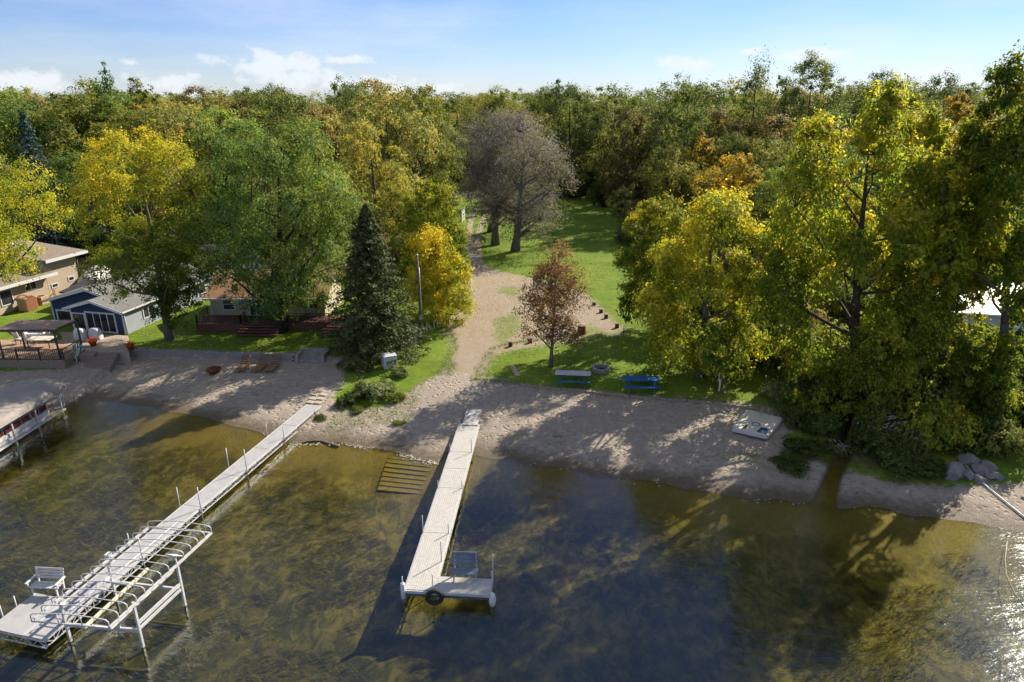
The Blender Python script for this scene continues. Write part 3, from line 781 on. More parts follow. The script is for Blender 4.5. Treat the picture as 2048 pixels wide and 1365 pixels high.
for _ in range(9000):
    y = 66 + (235 - 66) * wr.random() ** .8
    x = wr.uniform(-1.0, 1.0) * (y * .80 + 14)
    cand.append((x, y))
cand.sort(key=lambda p: p[1])
nwood = 0
for (x, y) in cand:
    if nwood >= 285: break
    s = float(poly_sd(CORR, np.array([x]), np.array([y]))[0])
    if s > -4.0: continue
    u = x / y
    ymin = 107 if u < -.06 else (113 if u > .15 else 132)
    if u < -.5: ymin = 104
    if y < ymin: continue
    if not try_tree(x, y, 8.6 + y * .022): continue
    z = h1(x, y)
    wts = [3, 3.5, 3, 4.5, 3, 5, 3.5, .4]
    i = wr.choices(range(8), wts)[0]
    kd, (me, tm) = PROTO[i]
    hh = (CAM_H - z + wr.choice((wr.uniform(-6.0, -2.5), wr.uniform(-4.0, -.5), wr.uniform(-1.5, 1.6))) + y * .004) / 19.0
    s = wr.uniform(.95, 1.5)
    where = anchor(x, y)
    dep = 'front rows' if y < 130 else ('middle rows' if y < 175 else 'back rows')
    plant_tree('woodland_' + ('oak' if kd in ('oak', 'bronze') else 'maple'), (x, y, z), me, tm, KINDLAB[kd] + ' in the ' + dep + ' of the wood, ' + where, 'tree',
               KINDLAB[kd] + ' trees, ' + dep + ' ' + where, wr.uniform(0, 6.28), (s, s, hh))
    nwood += 1
# lower trees that fill the edge of the wood
nfill = 0
for (x, y) in cand:
    u = x / y
    if nfill >= 44 or y > 122: break
    if y < 78 or not (.30 < u < .9 or -.9 < u < -.34) or (u < 0 and y < 90) or (.30 < u < .36 and y < 100): continue
    if not try_tree(x, y, 7.5): continue
    z = h1(x, y); i = wr.choices(range(8), [3, 3, 2, 4, 4, 4, 3, .3])[0]; kd, (me, tm) = PROTO[i]; s = wr.uniform(.65, .95)
    plant_tree('woodland_' + ('oak' if kd in ('oak', 'bronze') else 'maple'), (x, y, z), me, tm, 'lower ' + KINDLAB[kd] + ' at the wood edge, ' + anchor(x, y), 'tree', 'lower trees at the near edge of the wood', wr.uniform(0, 6.28), (s, s, wr.uniform(.50, .74)))
    nfill += 1
# far wood: reads as one mass
rs = np.random.RandomState(3)
VV = []; FF = []; TT = []; b = 0
for k in range(150):
    y = rs.uniform(235, 420); x = rs.uniform(-.82, .82) * y
    z = h1(x, y); top = CAM_H + rs.uniform(-2.0, 1.6) + (y - 235) * .004; r = rs.uniform(5, 8)
    lb = [(rs.uniform(-r, r) * .5, rs.uniform(-r, r) * .5, top - z - r * .8 - rs.rand() * 2, r * .75, r * .75, r * .7) for _ in range(4)]
    V, Fq, tn, _ = crown_np(rs, lb, 420, .95, .22, per=20)
    VV.append(V + np.array([x, y, z])); FF.append(Fq + b); TT.append(np.clip(tn + rs.normal(0, .22), 0, 1)); b += len(V)
me = mesh_np('distant_wood', np.concatenate(VV), np.concatenate(FF)); attr(me, 'tint', np.concatenate(TT))
o = link('distant_wood', me, LM['oak']); tag(o, 'distant mass of treetops along the skyline', 'wood', None, 'stuff')
# ------------------------------------------------------------------ shrubs, reeds, grasses, lake weed
def bush_mesh(seed, kind, n, size, flat=.8, upright=False, tint=0.0):
    rs = np.random.RandomState(seed)
    lb = []
    for k in range(7):
        a = rs.rand() * 6.28; r = rs.uniform(.1, .62)
        lb.append((math.cos(a) * r, math.sin(a) * r, flat * rs.uniform(.25, .62), rs.uniform(.35, .55), rs.uniform(.35, .55), flat * rs.uniform(.3, .45)))
    V, Fq, tn, CC = crown_np(rs, lb, n, size, .24, lambda C, f: tint + 0 * f, jag=.5, per=26)
    V[:, 2] = np.maximum(V[:, 2], -.05)
    me = mesh_np('foliage', V, Fq); attr(me, 'tint', tn); me.materials.append(LM[kind])
    mb = MB()
    for c in CC[rs.choice(len(CC), min(22, len(CC)), replace=False)]:
        mb.tube([(c[0] * .1, c[1] * .1, -.1), (c[0] * .5, c[1] * .5, c[2] * .55), tuple(c)], [.03, .02, .008], 4, False)
    sm = mb.mesh('stems'); sm.materials.append(BARKD)
    return me, sm
BUSH = {'dark': [bush_mesh(1, 'bush', 3600, .115, .9, tint=-.12), bush_mesh(2, 'bush', 3600, .115, .8, tint=-.05)],
        'olive': [bush_mesh(3, 'olive', 3600, .11, .9, tint=.05), bush_mesh(4, 'olive', 3600, .11, 1.0, tint=-.05)],
        'gold': [bush_mesh(5, 'ash', 3600, .11, .9, tint=.05)],
        'sage': [bush_mesh(6, 'sage', 3000, .12, .7, tint=.1), bush_mesh(7, 'sage', 3000, .12, .65)],
        'russet': [bush_mesh(8, 'bronze', 3000, .12, .8)]}
def bush(px, py, w, h, kind, label, group=None, name='shrub', v=0, world=None):
    p = gp(px, py) if world is None else np.array([*world, h1(*world)])
    me, sm = BUSH[kind][v % len(BUSH[kind])]
    o = empty(name, p, rnd.uniform(0, 6.28), label, 'shrub', group); o.scale = (w, w, h)
    link('stems', sm, None, o); link('foliage', me, None, o)
    return o
G_SCR = 'scrub shrubs by the boat ramp'
for i, (px, py, w, h, k, lab) in enumerate([
    (735, 796, 1.7, 1.7, 'sage', 'pale green shrub in front of the white utility box'),
    (772, 782, 1.3, 1.3, 'sage', 'pale shrub beside the foot of the white utility box'),
    (700, 805, 1.1, .9, 'dark', 'low dark shrub at the shore end of the long grey dock'),
    (802, 752, 1.0, 1.2, 'sage', 'grey green shrub between the white box and the drive'),
    (790, 800, .9, .6, 'olive', 'low yellow green weeds at the edge of the boat ramp'),
    (716, 822, .7, .45, 'dark', 'small weed clump on the sand by the grey dock'),
    (640, 838, .5, .3, 'dark', 'tiny weed tuft beside the grey dock'),
    (800, 848, .5, .25, 'olive', 'small weed clump on the boat ramp'),
    (780, 690, 1.2, 1.0, 'dark', 'dark shrub under the spruce tree'),
    (720, 740, 1.3, .9, 'dark', 'shaded shrub at the end of the block wall')]):
    bush(px, py, w, h, k, lab, G_SCR, v=i)
right = [(1655, 655, 3.0, 5.2, 'olive', 'olive thicket far behind the big cottonwood trunk'), (1715, 660, 3.0, 5.0, 'dark', 'dark thicket far behind the big cottonwood trunk'), (1590, 640, 3.0, 5.0, 'olive', 'olive thicket between golden ash and cottonwood'), (1935, 745, 2.8, 4.6, 'olive', 'tall olive bush screening the white house'), (1890, 740, 2.6, 4.4, 'gold', 'yellow green bush screening the white house'), (1995, 770, 2.4, 3.6, 'gold', 'yellow green bush in front of the white house wall'), (1668, 815, 2.2, 4.0, 'olive', 'dense olive bush left of the big cottonwood trunk'), (1735, 815, 2.4, 4.4, 'olive', 'dense olive bush right of the big cottonwood trunk'), (1790, 820, 2.6, 4.6, 'gold', 'yellow green bush between the cottonwood trunks'), (1860, 850, 2.3, 4.0, 'olive', 'leafy bush at the leaning cottonwood foot'), (1960, 850, 2.4, 4.2, 'gold', 'yellow green bush beside the tallest cottonwood'), (1530, 660, 2.6, 4.4, 'olive', 'olive bush behind the golden ash crown'), (1560, 800, 1.5, 1.7, 'sage', 'grassy pale shrub at the lawn corner above the swim raft'), (1600, 790, 1.8, 2.4, 'dark', 'dark shrub behind the pale grassy one by the raft'),
    (1600, 850, 1.5, 1.5, 'dark', 'dark bush beside the swim raft'), (1615, 905, 1.7, 1.2, 'dark', 'low dark bush between raft and creek'), (1580, 930, 1.3, .7, 'dark', 'lowest dark bush on the sand by the creek'),
    (1650, 860, 1.6, 1.9, 'dark', 'dark bush on the near bank of the creek'), (1560, 735, 2.6, 4.2, 'dark', 'tall dark thicket behind the lawn corner'), (1590, 690, 3.0, 5.5, 'russet', 'brown shaded thicket behind the golden ash'),
    (1640, 770, 2.8, 5.5, 'olive', 'tall olive bush below the big cottonwood'), (1620, 735, 2.4, 5.0, 'dark', 'shaded bush beside the tall olive one'), (1700, 790, 2.6, 4.6, 'olive', 'leafy olive bush at the cottonwood foot'), (1755, 905, 1.9, 1.9, 'dark', 'bush on the far bank of the creek'),
    (1800, 935, 1.9, 1.3, 'dark', 'low dark bush above the sandy spit'), (1850, 945, 1.6, 1.1, 'dark', 'low dark bush next to the boulders'), (1770, 860, 2.4, 3.4, 'olive', 'yellow green bush over the reeds'), (1840, 885, 2.6, 3.6, 'gold', 'golden low hanging bush above the sandy spit'),
    (1945, 890, 2.2, 2.6, 'dark', 'dark leafy bush under the tallest cottonwood'), (2000, 900, 2.0, 2.2, 'olive', 'olive bush at the shaded grass by the boulders'), (1900, 895, 2.0, 3.0, 'gold', 'golden bush behind the boulders'), (1830, 800, 3.0, 5.4, 'olive', 'tall olive bush between the cottonwood trunks'), (1930, 815, 3.0, 5.0, 'olive', 'olive bush below the leaning cottonwood'), (1985, 790, 2.6, 4.2, 'olive', 'olive bush at the foot of the tallest cottonwood'),
    (2035, 860, 2.4, 3.4, 'dark', 'dark bush at the picture edge above the boulders'), (2020, 740, 2.4, 4.0, 'sage', 'bright green bush in front of the white building'), (2090, 800, 3.0, 4.5, 'olive', 'olive bush at the picture edge by the tallest cottonwood'), (1750, 740, 3.0, 5.5, 'dark', 'shaded bush far behind the big cottonwood')]
for i, (px, py, w, h, k, lab) in enumerate(right): bush(px, py, w, h, k, lab, 'bushes along the creek', v=i)
# undergrowth at the foot of the wood
ug = random.Random(5)
def under(n, fx, lab, grp, kinds, hs, dist):
    for k in range(n):
        x, y = fx(k, n)
        kk = ug.choice(kinds); bush(0, 0, ug.uniform(2.0, 3.4), ug.uniform(*hs), kk, {'dark': 'dark green ', 'olive': 'olive ', 'russet': 'brownish '}[kk] + lab + ', ' + anchor(x, y).replace('above', 'below').replace('behind', 'near').replace('left', 'low left').replace('between', 'low between'), grp, 'undergrowth_shrub', k, (x, y))
def along(pts, z=2.0, jit=2.0):
    P = wpoly(pts, z)
    def f(k, n):
        s = (k + ug.random()) / n * (len(P) - 1); i = min(int(s), len(P) - 2)
        q = P[i] + (P[i + 1] - P[i]) * (s - i)
        return q[0] + ug.uniform(-jit, jit), q[1] + ug.uniform(-jit, jit)
    return f
under(20, along([(-60, 520), (120, 500), (300, 498), (420, 490), (560, 470), (700, 470), (800, 460)], 2.2, 3), 'shrub at the wood edge', 'undergrowth behind the cottages', ['dark', 'russet', 'olive'], (2.5, 5.5), 0)
under(12, along([(800, 560), (840, 500), (870, 440), (885, 395)], 2.2, 2.0), 'shrub along the track', 'undergrowth left of the track', ['dark', 'olive', 'russet'], (1.8, 4.0), 0)
under(22, along([(1265, 440), (1290, 480), (1320, 540), (1400, 590), (1470, 640), (1540, 690)], 2.0, 2.6), 'shrub along the lawn edge', 'undergrowth right of the lawn', ['dark', 'russet', 'olive'], (2.0, 5.0), 0)
under(26, along([(880, 366), (960, 366), (1060, 370), (1120, 380), (1190, 388), (1240, 396), (1275, 420)], 3.0, 5), 'shrub beyond the street', 'undergrowth beyond the street', ['dark', 'dark', 'olive'], (2.5, 6), 0)
# pampas-like reeds by the creek
def reeds(px, py, n, hgt, spread, label, lean):
    rs = np.random.RandomState(int(px))
    p = gp(px, py); V = []; Fq = []; T = []; mb = MB()
    for k in range(n):
        x, y = rs.normal(0, spread, 2); h = hgt * rs.uniform(.6, 1.1); a = lean + rs.normal(0, .4); d = np.array([math.cos(a), math.sin(a)]) * h * rs.uniform(.15, .5)
        w = .02 + .02 * rs.rand(); b = len(V); nrm = np.array([-math.sin(a), math.cos(a)]) * w
        for i, f in enumerate((0, .5, 1)):
            c = np.array([x, y]) + d * f * f; ww = nrm * (1 - .8 * f)
            V += [(c[0] - ww[0], c[1] - ww[1], h * f * (1 - .12 * f)), (c[0] + ww[0], c[1] + ww[1], h * f * (1 - .12 * f))]
        Fq += [(b, b + 1, b + 3, b + 2), (b + 2, b + 3, b + 5, b + 4)]; T += [rs.uniform(0, .6)] * 6
        if rs.rand() < .3:   # pale seed head
            tip = np.array([*(np.array([x, y]) + d), h * .9]); e = tip + np.array([*(d * .5), .12])
            mb.tube([tip, (tip + e) / 2, e], [.01, .045, .01], 5, False)
    o = empty('reed_clump', p, 0, label, 'reeds', 'reed clumps on the creek bank')
    me = mesh_np('blades', V, Fq); attr(me, 'tint', T); link('blades', me, LM['reed'], o)
    if mb.v: tag(mb.build('seed_heads', MATS.get('seed_head') or plain('seed_head', (.30, .28, .235), .9), o), kind='stuff')
reeds(1735, 880, 260, 1.9, .55, 'pale plumed reeds leaning beside the creek', .3)
reeds(1800, 895, 240, 1.7, .6, 'pale plumed reeds below the golden bush', .1)
reeds(1565, 800, 220, 1.2, .5, 'pale grass clump at the lawn corner above the raft', 1.0)
reeds(1690, 915, 120, .9, .35, 'short grass tuft hanging over the creek', 2.6)
# long grass and weeds on beach edges and banks
rs = np.random.RandomState(21)
def blades(name, pts, hgt, w, label, mat, per=5, tint=(0, .6), kind='stuff', cat='grass', flat=0.0):
    n = len(pts) * per
    P = np.repeat(np.array(pts), per, 0) + np.concatenate([rs.normal(0, .12, (n, 2)), np.zeros((n, 1))], 1)
    P[:, 2] = height(P[:, 0], P[:, 1]) - .01
    a = rs.rand(n) * 6.28; h = hgt * rs.uniform(.5, 1.3, n); b = rs.uniform(.1, .6, n) * h
    D = np.stack([np.cos(a), np.sin(a)], 1); S = np.stack([-np.sin(a), np.cos(a)], 1) * w
    V = np.zeros((n, 4, 3)); V[:, :, 2] = P[:, None, 2]
    V[:, 0, :2] = P[:, :2] - S; V[:, 1, :2] = P[:, :2] + S
    V[:, 2, :2] = P[:, :2] + D * b[:, None] + S * .25; V[:, 3, :2] = P[:, :2] + D * b[:, None] - S * .25; V[:, 2:, 2] += h[:, None]
    me = mesh_np(name, V.reshape(-1, 3), np.arange(n * 4).reshape(n, 4)); attr(me, 'tint', np.repeat(rs.uniform(*tint, n), 4))
    o = link(name, me, mat); tag(o, label, cat, None, kind); return o
LM['lawn'] = leafmat('grass_blades', [(0, (.055, .10, .008)), (.5, (.085, .13, .014)), (1, (.17, .15, .045))], .35, rand=0)
def scat(poly, n, z=1.0):
    P = wpoly(poly, z); lo = P.min(0); hi = P.max(0)
    q = rs.uniform(lo, hi, (n * 6, 2)); q = q[poly_sd(P, q[:, 0], q[:, 1]) > 0][:n]
    return np.concatenate([q, np.zeros((len(q), 1))], 1)
def line(px, n, jit, z=1.0):
    P = wpoly(px, z); s = rs.rand(n) * (len(P) - 1); i = np.minimum(s.astype(int), len(P) - 2); q = P[i] + (P[i + 1] - P[i]) * (s - i)[:, None] + rs.normal(0, jit, (n, 2))
    return np.concatenate([q, np.zeros((n, 1))], 1)
blades('grass_tufts', np.concatenate([line([(948, 757), (1040, 768), (1200, 786), (1330, 799), (1430, 805), (1565, 823)], 1600, .16), line([(872, 752), (895, 728), (911, 700), (906, 680), (893, 660), (897, 635), (912, 608)], 700, .2),
       line([(948, 757), (965, 730), (985, 707), (1015, 696), (1060, 691), (1120, 683), (1180, 675)], 700, .2), scat([(690, 790), (830, 790), (850, 765), (820, 830), (640, 850)], 1300, .8),
       scat([(1380, 905), (1450, 895), (1600, 920), (1640, 960), (1450, 915)], 300, .6), scat([(960, 862), (1080, 868), (1080, 882), (960, 876)], 110, .4), scat([(895, 720), (915, 730), (905, 750), (890, 748)], 160, 1.2),
       scat([(985, 640), (1040, 628), (1045, 660), (1010, 690), (985, 680)], 130, 1.4)]), .10, .010, 'ragged grass tufts along the lawn edges, drive and beach', LM['lawn'], 4)
# fallen leaves
q = np.concatenate([scat([(960, 750), (1560, 815), (1560, 720), (1250, 660), (1000, 700)], 1500), scat([(250, 700), (690, 720), (690, 660), (250, 660)], 900), scat([(890, 700), (910, 610), (960, 560), (1150, 580), (1200, 660), (1000, 690)], 1300), scat([(970, 560), (960, 470), (1150, 480), (1250, 560)], 900, 2)])
q[:, 2] = height(q[:, 0], q[:, 1]) + .015
V, Fq = leaf_quads(rs, q, np.stack([rs.normal(0, .3, len(q)), rs.normal(0, .3, len(q)), np.ones(len(q))], 1), .13)
me = mesh_np('fallen_leaves', V, Fq); attr(me, 'tint', np.repeat(rs.rand(len(q)), 4))
tag(link('fallen_leaves', me, LM['yellow']), 'fallen autumn leaves on lawn and drive', 'leaves', None, 'stuff')
# lake weed: bent ribbons just above the bed
n = 36000
X_ = rs.uniform(-34, 24, n * 3); Y_ = rs.uniform(14, 42, n * 3); hz = height(X_, Y_)
wmask = vnoise(X_, Y_, 3.2, 12) * .6 + vnoise(X_, Y_, .9, 13) * .4
ok = (hz < -.35) & (wmask > .46) & (poly_sd(wpoly([(600, 900), (870, 930), (840, 1180), (800, 1100), (740, 1020)], -.3), X_, Y_) < 0)
X_, Y_, hz = X_[ok][:n], Y_[ok][:n], hz[ok][:n]; n = len(X_)
a = rs.normal(R(205), .5, n); Ln = rs.uniform(.15, .5, n); D = np.stack([np.cos(a), np.sin(a)], 1); S = np.stack([-np.sin(a), np.cos(a)], 1) * rs.uniform(.006, .017, n)[:, None]
V = np.zeros((n, 6, 3))
for i, f in enumerate((0, .45, 1)):
    c = np.stack([X_, Y_], 1) + D * (Ln * f)[:, None] + S * (rs.normal(0, 3, n) * f)[:, None]; wv = S * (1 - .7 * f)
    zz_ = np.minimum(hz + (.05 + Ln * .42 * math.sin(f * 1.9)), -.03)
    V[:, 2 * i, :2] = c - wv; V[:, 2 * i + 1, :2] = c + wv; V[:, 2 * i, 2] = zz_; V[:, 2 * i + 1, 2] = zz_ + .01
b = np.arange(n)[:, None] * 6
Fq = np.concatenate([b + np.array([[0, 1, 3, 2]]), b + np.array([[2, 3, 5, 4]])])
me = mesh_np('lake_weed', V.reshape(-1, 3), Fq); attr(me, 'tint', np.repeat(rs.beta(1.5, 2.5, n), 6))
LM['weed'] = leafmat('lake_weed', [(0, (.022, .026, .006)), (.45, (.075, .068, .012)), (.8, (.17, .12, .02)), (1, (.30, .20, .035))], .3, rand=0)
tag(link('lake_weed', me, LM['weed']), 'olive and golden lake weed streaming over the lake bed', 'lake weed', None, 'stuff')
# ------------------------------------------------------------------ docks, boat lift and beach things
M_ALU = plain('white_aluminium', (.56, .56, .55), .42, .5, .25, .2, 2.5, .05)
M_GALV = plain('galvanised_post', (.36, .37, .38), .45, .5, .5, .2, 3, .08)
M_ALGAE = plain('algae_coated_metal', (.10, .085, .02), .9, .1, 0, .3, 5, .4)
M_WHITE = plain('white_paint', (.58, .58, .56), .55, .4, 0, .08, 3, .05)
M_DARK = plain('dark_gap', (.03, .03, .03), .8)
def deckmat(name, c, pitch, axis, var=.10):
    m, t = newmat(name)
    v = t.obj(); sp = t.n('ShaderNodeSeparateXYZ'); t.t.links.new(v, sp.inputs[0])
    w = t.math('FRACT', t.math('DIVIDE', sp.outputs[axis], pitch))
    groove = t.ramp(t.math('ABSOLUTE', t.math('SUBTRACT', w, .5)), .40, .48)
    n = t.noise(5, 5, .6, v); n2 = t.noise(38, 3, .6, v)
    cc = t.cramp(t.math('ADD', t.math('MULTIPLY', n, .6), t.math('MULTIPLY', n2, .4)), [(.3, tuple(x * (1 - var * 1.6) for x in c)), (.7, tuple(min(1, x * (1 + var)) for x in c))])
    cc = t.mix(t.math('MULTIPLY', groove, .45), cc, tuple(x * .45 for x in c))
    t.principled(cc, .62, .3, 0, t.bump(t.math('SUBTRACT', n2, t.math('MULTIPLY', groove, 2.0)), .5, .02))
    return m
M_DECKG = plain('grey_deck_panel', (.33, .325, .32), .75, .25, 0, .16, 2.2, .25, 60)
M_DECKB = deckmat('cream_deck_panel', (.43, .415, .375), .115, 1, .14)
def truss(mb, x0, x1, y, z, dep, n):
    mb.bar((x0, y, z), (x1, y, z), .05, .05); mb.bar((x0, y, z - dep), (x1, y, z - dep), .045, .045)
    st = (x1 - x0) / n
    for k in range(n):
        a, b = x0 + k * st, x0 + (k + 1) * st
        if k % 2 == 0: mb.bar((a, y, z), (b, y, z - dep), .028, .028)
        else: mb.bar((a, y, z - dep), (b, y, z), .028, .028)
        mb.bar((b - .02, y, z), (b - .02, y, z - dep), .028, .028)
def line_frame(a, b, left, z):
    a = gz(*a, z); b = gz(*b, z); L = gz(*left, z)
    u = b[:2] - a[:2]; ln = float(np.linalg.norm(u)); u /= ln; n = np.array([-u[1], u[0]])
    return a, u, n, ln, float((L[:2] - a[:2]) @ n)
def to_local(p, a, u, n): d = np.asarray(p[:2]) - a[:2]; return float(d @ u), float(d @ n)
def to_world(x, y, a, u, n): return a[0] + u[0] * x + n[0] * y, a[1] + u[1] * x + n[1] * y
def post(parent, x, y, top, a, u, n, mat, r=.03, zb=None):
    wx, wy = to_world(x, y, a, u, n)
    zb = h1(wx, wy) - .1 if zb is None else zb
    MB().tube([(x, y, zb), (x, y, top)], r, 7).build('post', mat, parent)
    if zb < -.2: MB().tube([(x, y, zb + .10), (x, y, zb + .15)], r * 3.2, 8).build('foot_pad', M_ALGAE, parent)
def bench(name, loc, rz, label, w, mat_s, mat_f, arms=True, slat_b=3, hb=.95):
    o = empty(name, loc, rz, label, 'bench')
    for k in range(slat_b):
        MB().box((0, .30 + .03 * k, .55 + (hb - .50) * (k + .5) / slat_b), (w, .03, (hb - .50) / slat_b - .03)).build('back_slat', mat_s, o, bevel=.006)
    for k in range(3): MB().box((0, -.16 + .15 * k, .44), (w, .13, .035)).build('seat_slat', mat_s, o, bevel=.006)
    for s in (-1, 1):
        x = s * (w / 2 - .10)
        MB().box((x, -.17, .21), (.06, .06, .42)).build('leg', mat_f, o); MB().bar((x, .25, 0), (x, .36, hb), .06, .06).build('leg', mat_f, o)
        if arms:
            MB().box((s * (w / 2 + .02), .02, .68), (.11, .62, .035)).build('armrest', mat_f, o, bevel=.006)
            MB().box((s * (w / 2 + .02), -.20, .55), (.05, .05, .24)).build('arm_post', mat_f, o)
    return o
DZ = .64
# --- long grey dock on the left
a, u, n, ln, w = line_frame((643, 812), (89, 1281), (611, 811), DZ)
LD = (a, u, n); rzL = math.atan2(u[1], u[0])
dock = empty('boat_dock', (a[0], a[1], 0), rzL, 'long grey dock on white trusses with an end platform and bench', 'dock')
ns = 7; st = ln / ns; sgn = 1 if w > 0 else -1; W = abs(w) * .98
for k in range(ns):
    x0, x1 = k * st + .012, (k + 1) * st - .012
    MB().box(((x0 + x1) / 2, sgn * W / 2, DZ - .03), (x1 - x0, W - .10, .06)).build('deck_panel', M_DECKG, dock, bevel=.008)
    for y in (.03, W - .03):
        MB().box(((x0 + x1) / 2, sgn * y, DZ - .035), (x1 - x0, .058, .10)).build('edge_rail', M_ALU, dock)
        if k > 0 or y > .1:
            mb = MB(); truss(mb, x0, x1, sgn * y, DZ - .09, .30, 8); tag(mb.build('side_truss', M_ALU, dock), kind='stuff')
for q, hgt in [((563.8, 876), .78), ((488.6, 939.4), 1.38), ((397, 1017), 1.35), ((282, 1116), 1.2), ((632, 824), .1)]:
    x, _ = to_local(gz(*q, DZ), *LD); post(dock, x, -sgn * .05, DZ + hgt, a, u, n, M_GALV)
for q, hgt in [((531, 872), .85), ((453, 934), 1.3), ((357, 1013), 1.2), ((237, 1090), .8)]:
    x, _ = to_local(gz(*q, DZ), *LD); post(dock, x, sgn * (W + .05), DZ + hgt, a, u, n, M_GALV)
px0, _ = to_local(gz(120, 1196, DZ), *LD)
pl = ln - px0; PW = 1.75
MB().box((px0 + pl / 2, sgn * (W + .02 + PW / 2), DZ - .03), (pl, PW - .02, .06)).build('end_platform', M_DECKG, dock, bevel=.008)
mb = MB()
for (p, q) in [((px0, W), (px0, W + PW)), ((ln, 0), (ln, W + PW)), ((px0, W + PW), (ln, W + PW))]:
    A = Vector((p[0], sgn * p[1], DZ - .09)); B = Vector((q[0], sgn * q[1], DZ - .09)); D = (B - A); m = 8
    mb.bar(A, B, .05); mb.bar(A - Vector((0, 0, .34)), B - Vector((0, 0, .34)), .05)
    for k in range(m):
        f0, f1 = k / m, (k + 1) / m
        mb.bar(A + D * f0 - Vector((0, 0, 0 if k % 2 else .34)), A + D * f1 - Vector((0, 0, .34 if k % 2 else 0)), .03)
tag(mb.build('platform_truss', M_ALU, dock), kind='stuff')
for (x, y, hh) in [(px0 + .9, W + PW + .04, .55), (px0 + 1.55, W + PW + .05, .6), (ln - .1, W + PW + .05, -.05), (px0 + .1, W + PW - .2, -.08)]:
    post(dock, x, sgn * y, DZ + hh, a, u, n, M_GALV)
bl = gz(97, 1186, DZ)
bench('dock_bench', (bl[0], bl[1], DZ), R(-4), 'white slatted bench on the end platform of the long grey dock', 1.35, M_ALU, M_WHITE, True, 4, 1.05)
# --- white boat lift frame with canopy hoops
FL, FR, BR, BL = [gz(*q, 0) for q in ((142, 1284), (287, 1296), (371, 1213), (233, 1197))]
FRt = at(273, 1205, FR[1])[2]
oc = (FL + FR + BR + BL) / 4
lift = empty('boat_lift', (oc[0], oc[1], 0), 0, 'empty white boat lift with hooped canopy frame over the grey dock', 'boat lift')
loc_ = lambda p, z=0.0: (float(p[0] - oc[0]), float(p[1] - oc[1]), float(z))
HT = float(FRt)
for p in (FL, FR, BR, BL):
    zb = h1(p[0], p[1])
    MB().box((*loc_(p)[:2], HT / 2 + .02), (.10, .10, HT - .04), rzL).build('leg', M_ALU, lift)
    MB().box((*loc_(p)[:2], zb / 2 + .015), (.09, .09, -zb + .05), rzL).build('submerged_leg', M_ALGAE, lift)
    MB().box((*loc_(p)[:2], zb + .03), (.45, .45, .05), rzL).build('foot_pad', M_ALGAE, lift)
for p, q in ((FL, FR), (FR, BR), (BL, BR), (FL, BL)):
    zb = (h1(p[0], p[1]) + h1(q[0], q[1])) / 2 + .12
    MB().bar(loc_(p, zb), loc_(q, zb), .10, .10).build('bottom_beam', M_ALGAE, lift)
MB().bar(loc_(FR, 1.28), loc_(BR, 1.28), .07, .16).build('side_beam', M_ALU, lift)
MB().bar(loc_(FR, 1.0), loc_(BR, 1.0), .07, .12).build('side_beam', M_ALU, lift)
MB().bar(loc_(FL, 1.28), loc_(BL, 1.28), .07, .16).build('side_beam', M_ALU, lift)
MB().bar(loc_(FL, .92), loc_(FR, .92), .09, .16).build('cross_beam', M_ALU, lift)
MB().bar(loc_(BL, .92), loc_(BR, .92), .09, .16).build('cross_beam', M_ALU, lift)
dv = (BR - FR) / np.linalg.norm(BR - FR); sv = (FR - FL) / np.linalg.norm(FR - FL)
M_BUNK = plain('bunk_carpet', (.62, .58, .44), .8, .2, 0, .3, 6, .2)
for f in (.36, .74):
    c = FL + (FR - FL) * f
    MB().bar(loc_(c - dv * .35, 1.18), loc_(c + (BL - FL) + dv * .75, 1.18), .10, .12).build('bunk', M_BUNK, lift)
    for g_ in (0.0, 1.0):
        e = c + (BL - FL) * g_
        MB().bar(loc_(e, .95), loc_(e, 1.14), .05, .05).build('bunk_bracket', M_ALU, lift)
# canopy rails and hoops
ra = gz(219, 1256, HT); rb = gz(423, 1066, HT)
la = gz(64, 1243, HT); lb_ = gz(297, 1056, HT)
MB().bar(loc_(ra, HT), loc_(rb, HT), .10, .10).build('canopy_rail', M_ALU, lift)
MB().bar(loc_(la, HT), loc_(lb_, HT), .10, .10).build('canopy_rail', M_ALU, lift)
MB().tube([loc_(la, HT), loc_(ra, HT)], .03, 6).build('end_rail', M_ALU, lift)
MB().tube([loc_(lb_, HT), loc_(rb, HT)], .03, 6).build('end_rail', M_ALU, lift)
NH = 14
for k in range(NH):
    f = k / (NH - 1)
    p = la + (lb_ - la) * f; q = ra + (rb - ra) * f
    P = lambda g_, z: loc_(p + (q - p) * g_, HT + z)
    MB().tube([P(0, 0), P(0, .28), P(.03, .37), P(.10, .41), P(.5, .52), P(.90, .41), P(.97, .37), P(1, .28), P(1, 0)], .024, 6).build('canopy_hoop', M_ALU, lift)
    if k in (0,):
        for g_ in (.35, .65): MB().tube([P(g_, .45), P(g_, 0)], .02, 6).build('end_strut', M_ALU, lift)
MB().tube([loc_((la + ra) / 2, HT + .5), loc_((lb_ + rb) / 2, HT + .5)], .022, 6).build('ridge_tube', M_ALU, lift)
wp = BL + (BR - BL) * .05
MB().box(loc_(BL + sv * .12, HT - .15), (.28, .24, .55), rzL).build('winch_housing', M_WHITE, lift, bevel=.03)
MB().box(loc_(FL + sv * .1, HT - .45), (.22, .2, .22), rzL).build('winch_cap', M_WHITE, lift, bevel=.04)
mt = Matrix.Rotation(rzL, 3, 'Z') @ Matrix.Rotation(R(-38), 3, 'Y')
MB().box(loc_(BR - sv * .05, HT + .42), (.70, .36, .05), m=mt).build('solar_panel', M_WHITE, lift, bevel=.01)
MB().bar(loc_(BR, HT), loc_(BR, HT + .42), .05, .05).build('panel_bracket', M_ALU, lift)
